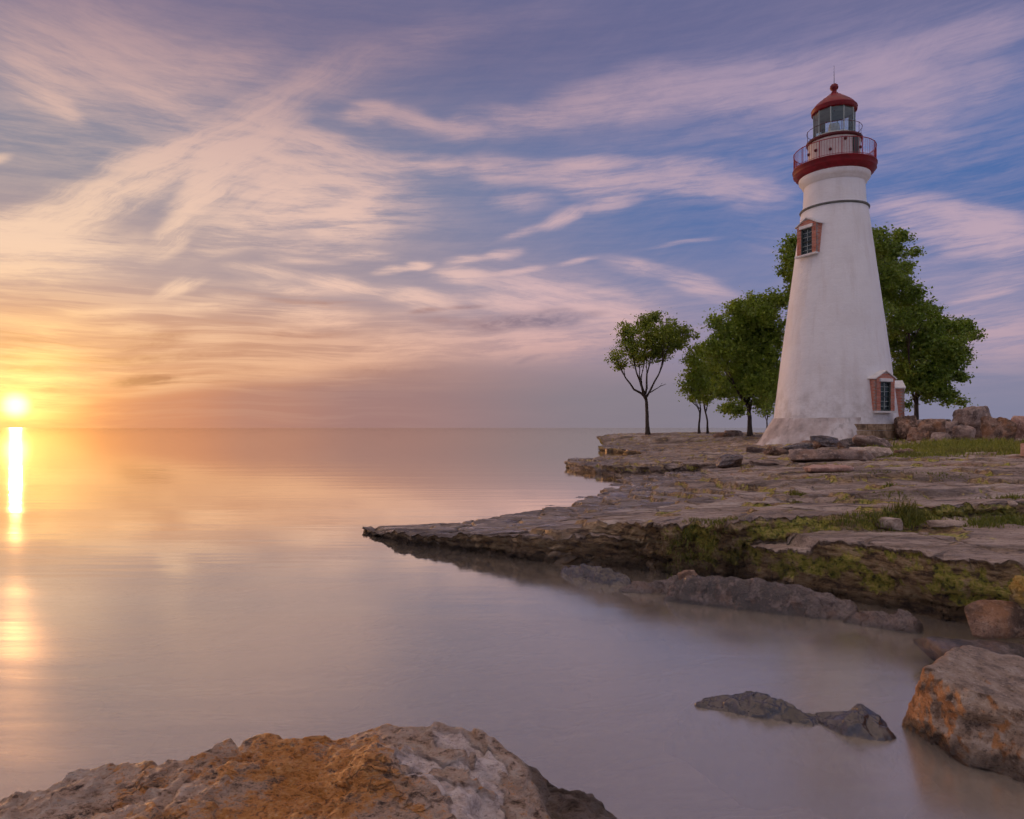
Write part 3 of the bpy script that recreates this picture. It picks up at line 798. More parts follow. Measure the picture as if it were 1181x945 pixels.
    door.location = onwall(52, 1.33, zg + .03); door.rotation_euler = (0, 0, R(52))
    for ph, zz in ((-42, .78), (-8, .62), (24, 1.12), (70, .8), (-70, .8)):
        vt = MB().tube([(0, 0, 0), (0, -.08, 0), (0, -.12, 0)], [.085, .085, .06], 10).build('vent', M['darkred'], wr, True)
        vt.location = onwall(ph, 1.32, zg + zz); vt.rotation_euler = (0, 0, R(ph))
    lathe('lantern_deck', [(1.36, H(zl - .16)), (1.43, H(zl - .12)), (1.45, H(zl - .10)), (1.45, H(zl)), (.3, H(zl + .005))], 72, M['darkred'], L, smooth=False)
    railing('lantern_railing', 1.41, zl, .58, 8, 0, M['darkred'], [], .014)
    # lantern room: ten glazed sides between slim mullions
    zt = 19.62; n = 10; rl = 1.07
    lr = lathe('lantern_curb', [(rl + .03, H(zl)), (rl + .03, H(zl + .22)), (rl - .05, H(zl + .24))], 10, M['frame'], L, smooth=False)
    lr.rotation_euler = (0, 0, R(9))
    for i in range(n):
        a0 = 2 * math.pi * i / n + R(9); a1 = a0 + 2 * math.pi / n
        p0 = Vector((rl * math.cos(a0), rl * math.sin(a0), 0)); p1 = Vector((rl * math.cos(a1), rl * math.sin(a1), 0))
        for za, zb in ((zl + .25, zt),):
            q0, q1 = p0 * .995, p1 * .995
            mesh_obj('lantern_pane', [(q0.x, q0.y, H(za)), (q1.x, q1.y, H(za)), (q1.x, q1.y, H(zb)), (q0.x, q0.y, H(zb))], [(0, 1, 2, 3)], M['glass'], L, False)
        MB().tube([(p0.x, p0.y, H(zl + .2)), (p0.x, p0.y, H(zt + .02))], .032, 6).build('mullion', M['frame'], L)
    lens = lathe('lens', [(.05, H(zl + .02)), (.16, H(zl + .03)), (.16, H(zl + .4)), (.26, H(zl + .45)), (.30, H(zl + .7)), (.26, H(zl + .95)), (.05, H(zl + 1.0))], 20, M['trim'], L)
    lathe('ceiling', [(1.05, H(zt - .02)), (.05, H(zt + .12))], 24, M['frame'], L)
    roof = lathe('roof', [(1.02, H(zt - .05)), (1.14, H(zt - .04)), (1.18, H(zt + .0)), (1.18, H(zt + .16)), (1.20, H(zt + .18)), (1.17, H(zt + .23)), (.98, H(zt + .46)), (.74, H(zt + .66)), (.48, H(zt + .86)), (.26, H(zt + 1.02)), (.16, H(zt + 1.12)), (.13, H(zt + 1.2))], 40, M['red'], L)
    lathe('ventilator_ball', [(.13, H(zt + 1.18)), (.13, H(zt + 1.26)), (.20, H(zt + 1.32)), (.225, H(zt + 1.42)), (.20, H(zt + 1.53)), (.12, H(zt + 1.6)), (.04, H(zt + 1.62))], 20, M['red'], roof)
    MB().tube([(0, 0, H(zt + 1.6)), (0, 0, H(zt + 2.65))], [.022, .008], 6).build('lightning_rod', M['iron'], roof)
    # windows in brick surrounds that stand plumb against the leaning wall
    def window(phi, z0, z1, w, label=None):
        hgt = z1 - z0
        root = empty('window', (0, 0, 0), 0, L)
        if label: root['label'] = label
        rbase = float(rw(z0)) + .17
        a = R(phi - 90)
        root.location = (rbase * math.cos(a), rbase * math.sin(a), H(z0)); root.rotation_euler = (0, 0, R(phi))
        back = .55 + .13 * hgt
        jw = .27                                     # jamb width
        hh = hgt - .38                               # springing of the gable
        MB().box((-(w - jw) / 2, back / 2 + .006, hh / 2), (jw - .012, back, hh - .01)).box(((w - jw) / 2, back / 2 + .006, hh / 2), (jw - .012, back, hh - .01)) \
            .prism([(-w / 2 + .006, hh - .03), (w / 2 - .006, hh - .03), (0, hgt - .05)], .006, back).build('mortar_core', M['mortar'], root)
        br = MB(); ch = .083; z = .02; r = random.Random(int(phi * 7) + 3); odd = 0
        while z + ch < hh:
            for sx in (-1, 1):
                x0 = sx * (w / 2 - jw); x1 = sx * w / 2
                cuts = [0, 1] if odd else [0, .5, 1]
                for c0, c1 in zip(cuts[:-1], cuts[1:]):
                    xa, xb = x0 + (x1 - x0) * c0, x0 + (x1 - x0) * c1
                    br.box(((xa + xb) / 2, .05 + r.uniform(-.006, .006), z + ch / 2), (abs(xb - xa) - .012, .11, ch - .013))
                # bricks of the return face
                for q in range(3):
                    br.box((sx * (w / 2 - .045), .2 + q * .2 + (.08 if odd else 0), z + ch / 2), (.10, .185, ch - .013))
            z += ch; odd ^= 1
        while z + ch < hgt - .08:                    # gable courses
            half = (w / 2) * (hgt - z - ch) / (hgt - hh)
            nb = max(1, int(2 * half / .22)); bw = 2 * half / nb
            for i in range(nb): br.box((-half + bw * (i + .5), .05, z + ch / 2), (bw - .012, .11, ch - .013))
            z += ch
        br.build('brick_surround', M['brick'], root)
        cap = MB()
        for sx in (-1, 1):
            d = Vector((sx * (w / 2 + .10), 0, -(hgt - hh) - .04)); Lc = d.length; ang = math.atan2(-d.z, d.x * sx) * sx
            cap.prism([(0, hgt + .035), (sx * (w / 2 + .11), hh - .005), (sx * (w / 2 + .11), hh - .065), (0, hgt - .03)] if sx > 0 else [(0, hgt + .03), (0, hgt - .035), (sx * (w / 2 + .11), hh - .065), (sx * (w / 2 + .11), hh - .005)], -.05, back)
        cap.build('gable_cap', M['trim'], root)
        iw = w - 2 * jw
        MB().box((0, .02, hh - .11), (iw + .16, .18, .17)).build('lintel', M['trim'], root)
        MB().box((0, 0, -.045), (w + .14, .24, .09)).build('sill', M['trim'], root)
        fr = MB()
        zt_, zb_ = hh - .2, .0
        for sx in (-1, 1): fr.box((sx * (iw / 2 - .03), .09, (zt_ + zb_) / 2), (.06, .07, zt_ - zb_))
        fr.box((0, .09, zb_ + .04), (iw - .12, .07, .08)).box((0, .09, zt_ - .03), (iw - .12, .07, .06)).box((0, .085, (zt_ + zb_) / 2), (iw - .12, .07, .06))
        sash = fr.build('sash', M['sash'], root)
        nx, nz = 2, 6
        bars = MB().box((0, .095, (zt_ + zb_) / 2), (.022, .04, zt_ - zb_ - .1))
        for q in range(1, nz):
            if q != nz // 2: bars.box((0, .097, zb_ + (zt_ - zb_) * q / nz), (iw - .12, .04, .02))
        bars.build('glazing_bars', M['frame'], sash)
        for i in range(nx):
            for q in range(nz):
                x0 = -iw / 2 + .06 + (iw - .12) * i / nx; z0_ = zb_ + (zt_ - zb_) * q / nz
                MB().box((x0 + (iw - .12) / nx / 2, .122, z0_ + (zt_ - zb_) / nz / 2), ((iw - .12) / nx, .006, (zt_ - zb_) / nz)).build('pane', M['pane'], sash)
        return root
    window(-38, 11.45, 13.45, 1.25, 'upper window with orange brick surround')
    window(47, 2.86, 4.95, 1.28, 'lower window with red brick surround and green panes')
    window(98, 2.35, 4.55, 1.3, 'brick window bay seen edge-on at the right side')
    return L
build_lighthouse()

# ------------------------------------------------------------------ trees
def leaf_mat(name, tint):
    m, k, o = newmat(name)
    rnd = k.new('ShaderNodeNewGeometry').outputs['Random Per Island']
    c = objco(k)
    n = k.noise(c, .55, 3, .6)
    base = k.ramp(rnd, [(0, tuple(.55 * x for x in tint)), (.5, tint), (.85, tuple(1.5 * x for x in tint)), (1, (tint[0] * 2.2, tint[1] * 1.75, tint[2] * 1.2))], 'LINEAR')
    base = k.mix(k.rng(n, .35, .65, 0., .45), base, (tint[0] * 1.5, tint[1] * 1.25, tint[2] * .8))
    p = k.new('ShaderNodeBsdfPrincipled'); k.link(base, p.inputs['Base Color']); p.inputs['Roughness'].default_value = .5
    t = k.new('ShaderNodeBsdfTranslucent'); k.link(k.mix(.5, base, (tint[0] * 2.4, tint[1] * 2.2, tint[2] * .8)), t.inputs[0])
    x = k.new('ShaderNodeMixShader'); x.inputs[0].default_value = .38
    k.link(p.outputs[0], x.inputs[1]); k.link(t.outputs[0], x.inputs[2]); k.link(x.outputs[0], o.inputs[0])
    return m
def bark_mat():
    m, k, o = newmat('bark'); c = objco(k)
    n = k.noise(k.vm('MULTIPLY', c, (4, 4, .8)), 2., 5, .65)
    principled(k, o, k.ramp(n, [(.3, (.022, .015, .011)), (.55, (.065, .046, .034)), (.75, (.11, .085, .066))], 'LINEAR'), .85, n, .6, .04)
    return m
BARK = bark_mat()
LEAF = [leaf_mat('leaves_olive', (.17, .235, .04)), leaf_mat('leaves_deep', (.135, .215, .038)), leaf_mat('leaves_fresh', (.18, .265, .043))]

def curve(a, b, sag, n, rnd, wob):
    a, b = Vector(a), Vector(b); L = (b - a).length; pts = []
    off = Vector((rnd.uniform(-1, 1), rnd.uniform(-1, 1), 0)) * wob * L
    for i in range(n + 1):
        t = i / n; p = a.lerp(b, t)
        s = math.sin(math.pi * t)
        pts.append(p + off * s + Vector((0, 0, sag * L * s)) + Vector((rnd.uniform(-1, 1), rnd.uniform(-1, 1), rnd.uniform(-1, 1))) * wob * .18 * L * (0 < i < n))
    return pts

def tree(u, depth, vbase, trunk, lobes, label, mat, seed, tr=.16, leaf=.22, dens=1.0, name='shade_tree', bare=(), group=None, dep=.75):
    """trunk: pixel polyline from the ground up; lobes: (u, v, radius in pixels) of the leaf masses"""
    rnd = random.Random(seed); rng = np.random.default_rng(seed)
    s = depth / F
    bx = (u - CU) / F * depth; bz = float(terrain(np.array([bx]), np.array([depth]))[0])
    vb = CV + (CAMZ - bz) / s                         # row where the trunk meets the ground
    T = empty(name, (bx, depth, bz)); tag(T, label, 'tree', group)
    def loc(pu, pv, dy=0.):
        q = (depth + dy) / F
        return Vector(((pu - CU) * q - bx, dy, CAMZ + (CV - pv) * q - bz))
    tp = [loc(pu, pv) for pu, pv in trunk]; tp[0] = Vector((tp[0].x, 0, -.25))
    mb = MB(); fork = tp[-1]
    fine = []
    for i in range(len(tp) - 1): fine += [tp[i].lerp(tp[i + 1], t) + Vector((rnd.uniform(-1, 1), rnd.uniform(-1, 1), 0)) * .02 for t in (0, .33, .66)]
    fine.append(fork)
    H = fork.z
    mb.tube(fine, [tr * (1.0 + .75 * math.exp(-max(p.z, 0) / .28) - .30 * min(1, max(p.z, 0) / H)) for p in fine], 9)
    cu = sum(l[0] for l in lobes) / len(lobes); crw = max(abs(l[0] - cu) + l[2] for l in lobes) * s
    L = []
    for (lu, lv, lr) in lobes:
        dy = rnd.uniform(-1, 1) * dep * max(0, crw - lr * s) * .8
        L.append((loc(lu, lv, dy), lr * s))
    # a few main limbs leave the fork; the other leaf masses hang on boughs that leave those limbs
    order = sorted(range(len(L)), key=lambda i: -L[i][1])
    mains, rest = [], []
    for i in order:
        d = (L[i][0] - fork).normalized()
        if len(mains) < 5 and L[i][0].z > H * .9 and all(d.dot((L[j][0] - fork).normalized()) < .965 for j in mains): mains.append(i)
        else: rest.append(i)
    nodes = []
    for i in mains + rest:
        c, r = L[i]
        if i in mains or not nodes:
            start, r0 = fine[-1 - (mains.index(i) % 3 if i in mains else 0)], tr * .62
        else:
            start, r0 = min(nodes, key=lambda q: (q[0] - c).length + .6 * max(0, q[0].z - c.z)); r0 *= .75
        n = 7; pts = curve(start, c, -.05 if c.z > H + r else .03, n, rnd, .09)
        mb.tube(pts, [max(.016, r0 * (1 - .78 * j / n)) for j in range(n + 1)], 6)
        nodes += [(pts[j], r0 * (1 - .78 * j / n)) for j in range(2, n + 1)]
        for _ in range(5):
            d = Vector((rnd.gauss(0, 1), rnd.gauss(0, 1), rnd.gauss(.35, .8))).normalized() * r * rnd.uniform(.6, 1.0)
            p2 = curve(pts[rnd.randint(n // 2, n)], c + d, .03, 4, rnd, .12)
            mb.tube(p2, [max(.009, r0 * .34 * (1 - j / 5)) for j in range(5)], 4)
    for (u0, v0, u1, v1) in bare:
        p2 = curve(loc(u0, v0), loc(u1, v1), .05, 5, rnd, .08); mb.tube(p2, [.05 * (1 - i / 6) + .01 for i in range(6)], 5)
        mid = p2[3]; mb.tube([mid, mid + Vector((.25, .1, .35))], [.02, .008], 4)
    mb.build('trunk', BARK, T, True)
    # foliage: leaf clumps gathered on boughs, thicker towards each lobe's shell
    cen = []; 
    for c, r in L:
        nc = max(6, int(dens * 20 * (r / .6) ** 2))
        d = rng.normal(size=(nc, 3)); d /= np.linalg.norm(d, axis=1)[:, None]
        rad = r * (.12 + .90 * rng.random(nc) ** .7) * (1 + .25 * pnoise(d[:, 0] * 2.2 + seed, d[:, 1] * 2.2, d[:, 2] * 2.2, seed))
        cl = np.array(c) + d * rad[:, None] * np.array([1, 1.15, .92])
        cen.append(cl)
    cen = np.vstack(cen)
    m = 16
    size = rng.uniform(.08, .27, len(cen)) * np.where(rng.random(len(cen)) < .12, 1.6, 1.)
    P = np.repeat(cen, m, 0) + rng.normal(size=(len(cen) * m, 3)) * np.repeat(size, m)[:, None] * np.array([1.15, 1.15, .7])
    N = len(P)
    a = rng.normal(size=(N, 3)); a[:, 2] -= .25; a /= np.linalg.norm(a, axis=1)[:, None]
    b = np.cross(a, rng.normal(size=(N, 3))); b /= np.linalg.norm(b, axis=1)[:, None]
    ls = (leaf * rng.uniform(.6, 1.25, N))[:, None]
    nrm = np.cross(a, b)
    V = np.stack([P - a * ls * .5, P + b * ls * .34 + nrm * ls * .1, P + a * ls * .55, P - b * ls * .34 + nrm * ls * .1], 1).reshape(-1, 3)
    mesh_obj('crown', V, np.arange(N * 4).reshape(-1, 4), mat, T, False)
    return T

TG = 'shade trees by the lighthouse'
tree(747, 61 * YS, 501, [(747, 501), (746.5, 484), (746, 466), (744, 456)],
     [(754,366,10),(743,374,13),(724,383,13),(773,385,18),(752,391,22),(790,384,10),(802,388,4),(728,402,17),(711,412,9),(716,422,7),(771,399,16),(737,413,12),(757,408,12),(784,395,9)],
     'lone small tree with slim forked trunk at the far left of the point', LEAF[0], 11, tr=.19, bare=[(750, 453, 768, 443)], group=TG, dens=.95)
tree(806, 61 * YS, 501, [(806, 501), (806.5, 488), (808, 472)],
     [(797,414,11),(805,405,10),(795,441,11),(803,428,16),(800,457,9),(790,450,5),(808,446,14)],
     'left of the twin thin-trunked small trees between lone tree and lighthouse', LEAF[2], 12, tr=.10, group=TG)
tree(816, 63 * YS, 500, [(816, 501), (816, 486), (812.5, 471)],
     [(812,407,10),(820,422,15),(815,440,16),(822,452,11),(813,461,9),(826,436,12)],
     'right of the twin thin-trunked small trees between lone tree and lighthouse', LEAF[2], 13, tr=.10, group=TG)
tree(865, 54 * YS, 498, [(865, 500), (864.5, 482), (863, 464)],
     [(825,372,10),(850,356,13),(870,352,17),(890,349,15),(842,382,20),(870,382,26),(892,388,22),(836,409,22),(863,416,28),(848,442,24),(874,443,24),(838,471,9),(849,472,11),(882,464,13),(821,398,12),(895,430,16),(832,452,10),(903,345,10),(856,398,22),(880,408,24),(860,436,22),(888,448,18),(855,368,16),(880,366,18)],
     'broad leafy tree close behind the left edge of the lighthouse', LEAF[2], 14, tr=.20, group=TG, dens=1.35)
tree(975, 50 * YS, 498, [(975, 500), (975, 470), (973, 430), (972, 390)],
     [(908,292,11),(912,280,9),(905,312,9),(913,300,11),(925,300,16),(940,290,20),(965,280,22),(990,275,18),(935,325,22),(1013,271,10),(1039,274,11),(1053,291,7),(1029,291,15),(1035,315,15),(1012,300,18),(1020,335,20),(970,330,30),(1045,306,8),(925,350,18),(1000,360,24),(1022,318,18),(1040,328,12),(915,318,12),(920,335,14),(1018,285,14)],
     'tallest tree, its dark crown showing on both sides of the lighthouse', LEAF[1], 15, tr=.42, group=TG, dens=1.35)
tree(1057, 52 * YS, 476, [(1057, 499), (1057, 474), (1057, 452)],
     [(1068,357,14),(1050,362,20),(1088,374,10),(1110,375,11),(1124,387,7),(1117,381,8),(1100,381,12),(1110,388,9),(1097,399,15),(1112,409,9),(1062,391,24),(1089,427,18),(1108,435,8),(1062,427,24),(1094,455,12),(1106,463,7),(1073,453,14),(1048,443,14),(1043,410,14),(1046,466,7),(1052,340,14),(1035,372,18),(1030,350,16),(1028,395,16),(1040,430,16),(1078,375,16),(1080,405,20),(1078,440,18),(1100,418,14)],
     'spreading tree right of the lighthouse with foliage reaching down to the boulders', LEAF[1], 16, tr=.20, group=TG, dens=1.35)
tree(884, 50 * YS, 498, [(884, 500), (884.5, 490), (885, 478)], [(884,468,7),(888,476,5),(880,478,4),(886,460,6)],
     'little sapling at the foot of the lighthouse skirt', LEAF[2], 17, tr=.06, name='sapling', leaf=.14)

# ------------------------------------------------------------------ loose rocks
_ICO = {}
def ico(sub):
    if sub not in _ICO:
        bm = bmesh.new(); bmesh.ops.create_icosphere(bm, subdivisions=sub, radius=1)
        v = np.array([p.co[:] for p in bm.verts]); f = np.array([[p.index for p in q.verts] for q in bm.faces]); bm.free()
        _ICO[sub] = (v / np.linalg.norm(v, axis=1)[:, None], f)
    return _ICO[sub]

def rock_shape(dims, seed, sub=5, planes=None, nplanes=14, sharp=22., rough=.05, lay=0., tilt=0.):
    """a broken block: rounded intersection of half-spaces, roughened"""
    d, f = ico(sub); rng = np.random.default_rng(seed)
    if planes is None:
        n = rng.normal(size=(nplanes, 3)); n /= np.linalg.norm(n, axis=1)[:, None]
        o = rng.uniform(.72, 1.0, nplanes)
        n = np.vstack([n, [[1,0,0],[-1,0,0],[0,1,0],[0,-1,0],[0,0,1],[0,0,-1]]]); o = np.r_[o, rng.uniform(.85, 1., 6)]
        if tilt:
            t = rng.normal(size=3) * tilt + np.array([0, 0, 1]); n = np.vstack([n, t / np.linalg.norm(t)]); o = np.r_[o, .7]
    else:
        n = np.array([p[:3] for p in planes], float); n /= np.linalg.norm(n, axis=1)[:, None]; o = np.array([p[3] for p in planes])
    inv = np.maximum(d @ n.T, .02) / o               # 1/r for every plane
    r = (inv ** sharp).sum(1) ** (-1 / sharp)
    P = d * np.minimum(r, 1.6)[:, None] * np.array(dims)
    L = float(np.mean(dims)); q = P / L
    nz = rough * (1.0 * fbm(q[:, 0] * 1.5, q[:, 1] * 1.5, q[:, 2] * 1.5, 4, seed) + .45 * ridged(q[:, 0] * 3, q[:, 1] * 3, q[:, 2] * 3, 3, seed + 3) - .3)
    if sub >= 6: nz = nz + rough * .5 * fbm(q[:, 0] * 9, q[:, 1] * 9, q[:, 2] * 9, 4, seed + 9, .6)
    P = P + d * (nz * L)[:, None]
    if lay:
        k = P[:, 2] / L * 7 + .6 * fbm(q[:, 0] * 1.2, q[:, 1] * 1.2, q[:, 2], 2, seed + 5)
        P = P + np.stack([d[:, 0], d[:, 1], 0 * d[:, 2]], 1) * (lay * L * np.sin(k * 2.4))[:, None]
    return P, f

def stone_mat(name, base, dark, light, accent, acc_amt=.4, acc_lo=.52, rough=.75, scale=1., bump=1., bd=.06, wetline=None, speck=.0):
    m, k, o = newmat(name); c = objco(k)
    ri = k.new('ShaderNodeObjectInfo').outputs['Random']
    c = k.vm('ADD', c, k.xyz(k.m('MULTIPLY', ri, 31.), k.m('MULTIPLY', ri, 17.), 0.))
    n1 = k.noise(c, 1.3 * scale, 5, .62); n2 = k.noise(c, 5.5 * scale, 5, .66); n3 = k.noise(c, 26 * scale, 4, .7)
    col = k.mix(k.rng(n1, .40, .58), dark, base)
    col = k.mix(k.rng(n2, .50, .64, 0., .75), col, light)
    col = k.mix(k.rng(n3, .54, .70, 0., .55), col, light)
    col = k.mix(k.rng(n3, .46, .32, 0., .75), col, dark)
    ac = k.noise(k.vm('ADD', c, (9, 4, 2)), 1.7 * scale, 5, .66)
    col = k.mix(k.m('MULTIPLY', k.rng(ac, acc_lo, acc_lo + .13), acc_amt), col, accent)
    rg = rough
    if wetline is not None:
        z = k.sep(geopos(k))[2]
        wt = k.rng(k.m('ADD', z, k.m('MULTIPLY', k.m('SUBTRACT', n1, .5), .12)), wetline + .06, wetline - .04)
        col = k.mix(k.m('MULTIPLY', wt, .75), col, tuple(.28 * x for x in dark))
        rg = k.m('SUBTRACT', rough, k.m('MULTIPLY', wt, .45))
    h = k.m('ADD', k.m('ADD', n2, k.m('MULTIPLY', n3, .5)), k.m('MULTIPLY', n1, .6))
    if speck:
        h = k.m('ADD', h, k.m('MULTIPLY', k.noise(c, 80 * scale, 3, .7), speck))
    p = principled(k, o, col, rg, h, bump, bd)
    if rough < .32: p.inputs['Specular IOR Level'].default_value = 1.0
    return m
SM = {
 'grey':  stone_mat('grey_limestone', (0.351, 0.256, 0.213), (0.135, 0.095, 0.078), (0.513, 0.400, 0.339), (0.405, 0.213, 0.115), .35),
 'brown': stone_mat('brown_limestone', (0.311, 0.188, 0.127), (0.088, 0.055, 0.039), (0.486, 0.338, 0.247), (0.432, 0.200, 0.081), .5, .5),
 'pink':  stone_mat('pink_limestone', (0.540, 0.325, 0.253), (0.270, 0.163, 0.127), (0.675, 0.475, 0.391), (0.513, 0.275, 0.172), .3),
 'pale':  stone_mat('pale_limestone', (0.621, 0.488, 0.391), (0.324, 0.237, 0.184), (0.756, 0.625, 0.517), (0.405, 0.275, 0.138), .3),
 'dark':  stone_mat('dark_wet_rock', (0.115, 0.080, 0.068), (0.035, 0.023, 0.019), (0.20, 0.15, 0.135), (0.20, 0.10, 0.052), .4, .5, .20, 1.4, 1., .04, .03),
 'slick': stone_mat('slick_wet_rock', (0.050, 0.040, 0.042), (0.014, 0.011, 0.011), (0.09, 0.075, 0.078), (0.068, 0.056, 0.057), .3, .5, .12, 1.0, .55, .02, -.2),
 'lichen': stone_mat('lichen_rock', (.33, .25, .12), (.10, .075, .045), (.46, .38, .22), (.44, .29, .05), .75, .46),
}

def put_rock(name, label, u, v, wpx, hpx, mat, seed, dfrac=.7, cat='rock', group=None, rz=0., ry=0., sub=4, sink=.25, at=None, tiltx=0., **kw):
    """u,v: pixel of the foot's middle; wpx,hpx: width and visible height in pixels"""
    x, y, z = at if at else hit(u, v)
    s = y / F
    w, h = wpx * s / 2, hpx * s
    full = h * (1 + sink)
    dims = (w, max(w * dfrac, .05), full / 2 * 1.08)
    P, f = rock_shape(dims, seed, sub, **kw)
    o = mesh_obj(name, P, f, SM[mat] if isinstance(mat, str) else mat)
    o.location = (x, y + dims[1] * .75, z + h - full / 2)
    o.rotation_euler = (tiltx, ry, rz)
    return tag(o, label, cat, group)

BG = 'boulders piled by the lighthouse'
for i, (u, v, w, h, m, lab) in enumerate([
 (1132,507,40,37,'grey','tallest pale rounded boulder standing up from the pile'),
 (1050,506,28,26,'brown','brown boulder at the left end of the pile, next to the lighthouse base'),
 (1079,508,30,25,'brown','boulder in front of the right-hand tree trunk'),
 (1101,507,28,22,'grey','squat boulder just left of the tallest one in the pile'),
 (1117,509,22,18,'grey','small boulder leaning on the left foot of the tallest boulder'),
 (1146,508,22,26,'brown','upright boulder touching the right side of the tallest one'),
 (1163,508,26,26,'brown','dark rounded boulder near the right end of the pile'),
 (1181,506,26,26,'pink','pinkish boulder at the right edge of the photo'),
 (1206,508,34,30,'grey','boulder just beyond the pinkish one at the pile end'),
 (1065,508,24,14,'brown','low brown boulder at the front of the pile behind the grass'),
 (1090,510,26,11,'grey','flat grey boulder in the front row behind the grass'),
 (1038,505,20,13,'grey','grey boulder against the stone foundation of the lighthouse'),
 (1064,500,26,20,'grey','boulder in the back row behind the brown front boulders'),
 (1092,500,26,21,'brown','boulder in the back row left of the tallest one'),
 (1156,500,26,22,'grey','boulder in the back row right of the tallest one'),
]):
    put_rock('boulder', lab, u, v, w, h, m, 200 + i, .8, 'boulder', BG, rz=i * 1.3, at=None if v > 502 else (lambda p: (p[0], p[1], p[2]))(( (u - CU) / F * 37 * YS, 37 * YS, 1.45)), sub=5, rough=.13, sharp=40, nplanes=9)

SG = 'tumbled slabs before the lighthouse'
for i, (u, v, w, h, m, rz, ry, lab) in enumerate([
 (973,532,126,12,'grey',.03,.0,'longest flat grey slab lying in front of the lighthouse'),
 (1006,529,52,13,'pale',-.1,.0,'pale slab end on the right of the longest grey slab'),
 (962,545,64,8,'pink',.0,.0,'low pinkish slab nearest the camera below the longest slab'),
 (955,516,44,13,'dark',.2,.12,'dark tilted slab right against the concrete skirt'),
 (985,518,32,12,'dark',-.2,-.2,'dark slab wedged at the right corner of the skirt'),
 (1010,517,46,14,'grey',-.2,.25,'grey slab tilted down to the right beside the stone foundation'),
 (918,523,40,10,'dark',.1,-.25,'dark slab leaning at the left of the tumbled group'),
 (898,525,30,8,'brown',.3,.2,'brown slab at the left end of the tumbled group'),
 (876,522,30,6,'grey',.0,.1,'thin slab under the left foot of the skirt'),
 (935,519,26,10,'brown',-.4,.0,'small brown block between the dark slabs'),
 (842,537,34,12,'dark',.1,-.1,'lone dark humped rock on the shelf left of the lighthouse'),
 (848,503,24,6,'grey',.0,.0,'flat rock beside the base of the broad tree'),
 (832,504,18,5,'brown',.0,.0,'small flat rock left of the broad tree base'),
 (884,537,36,5,'grey',.0,.1,'thin stone sheet lying on the shelf below the skirt'),
 (1046,524,24,6,'brown',.2,.0,'low brown slab at the left end of the grass'),
 (940,531,24,7,'brown',.5,.2,'broken brown piece behind the longest slab'),
]):
    put_rock('rock_slab', lab, u, v, w, h, m, 300 + i, .45, 'rock slab', SG, rz=rz, ry=ry, sub=5, rough=.08, sharp=40, lay=.02)

# stones on the near ledges
put_rock('ledge_stone', 'pale rounded stone on the step of the near ledge beside grass', 1028, 611, 30, 13, 'pale', 401, .7, 'stone', sub=5)
put_rock('ledge_stone', 'thin whitish flat stone behind the near block', 1098, 608, 44, 6, 'pale', 402, .5, 'stone', sub=5)
put_rock('ledge_stone', 'little pale chip on the upper ledge near the right edge', 1170, 586, 10, 6, 'pale', 403, .7, 'stone')

# wave-worn wet rocks at the foot of the ledge
def worn_rock(name, label, cat, mat, p0, p1, width, humps, seed, group=None, lean=.35, ribs=1.):
    """long low rock from plan point p0 to p1; humps: (place 0..1, spread, height above the lake)"""
    p0 = Vector((*p0, 0)); p1 = Vector((*p1, 0)); L = (p1 - p0).length
    n, m = 240, 130
    t = np.linspace(-.12, 1.12, n); w = np.linspace(-1.25, 1.25, m)
    T, W = np.meshgrid(t, w, indexing='ij')
    crest = sum(h * np.exp(-((T - c) / sp) ** 2) for c, sp, h in humps)
    wob = .22 * fbm(T * L * 1.6, T * 0 + seed, octv=3, seed=seed)
    Wc = W - wob - lean * .3
    side = np.where(Wc > 0, np.abs(Wc) ** 1.7 * (1 + lean), np.abs(Wc) ** 1.5 * (1 - .35 * lean))
    ends = sstep((T + .12) / .16) * sstep((1.12 - T) / .16)
    z = (crest + .22) * ends * np.maximum(1 - side, -6.) - .22
    x = (T - .5) * L; y = -W * width
    flow = x * 3.2 + y * 5.0 + .9 * fbm(x * 2.5, y * 2.5, octv=3, seed=seed + 2)
    z = z + ribs * (.018 * np.abs(np.sin(flow * 2.6)) + .024 * ridged(x * 5 + y * 4, y * 9, octv=4, seed=seed + 4) + .045 * fbm(x * 3.5, y * 5, octv=5, seed=seed + 6, gain=.6)) - .035
    xo = x + .05 * fbm(x * 6, y * 6, z * 6, 3, seed + 8); yo = y + .03 * fbm(x * 6, y * 6, z * 6, 3, seed + 9)
    o = mesh_obj(name, np.stack([xo, yo, z], -1).reshape(-1, 3), grid_faces(n, m)[:, ::-1], SM[mat])
    c = (p0 + p1) / 2; o.location = (c.x, c.y, 0); o.rotation_euler = (0, 0, math.atan2(p1.y - p0.y, p1.x - p0.x))
    return tag(o, label, cat, group)
def wpt(u, v): y = F * CAMZ / (v - CV); return ((u - CU) / F * y, y)
WG = 'wet rocks at the foot of the ledge'
worn_rock('wet_rock', 'long dark ribbed wet rock below the mossy ledge', 'rock', 'dark', wpt(772, 690), wpt(990, 712), .30, [(.12, .14, .20), (.38, .22, .30), (.72, .22, .26), (.95, .1, .1)], 411, WG)
worn_rock('wet_rock', 'dark wedge-shaped wet rock left of the long ribbed one', 'rock', 'dark', wpt(712, 682), wpt(800, 684), .26, [(.30, .25, .10), (.80, .25, .22)], 412, WG)
worn_rock('wet_rock', 'low slick rock barely above the water under the brown ledge lip', 'rock', 'slick', wpt(648, 660), wpt(728, 674), .32, [(.35, .3, .13), (.75, .25, .14)], 413, WG)
worn_rock('wet_rock', 'dark wet rock in the shaded corner under the near block', 'rock', 'dark', wpt(975, 716), wpt(1064, 728), .24, [(.35, .3, .13), (.8, .25, .16)], 414, WG)
put_rock('small_reddish_rock', 'small reddish knob of rock above the wedge-shaped wet rock', 792, 668, 26, 18, 'brown', 415, .7, 'rock', None, sub=5, rough=.1, at=(2.12, 7.8 * YS, .10))
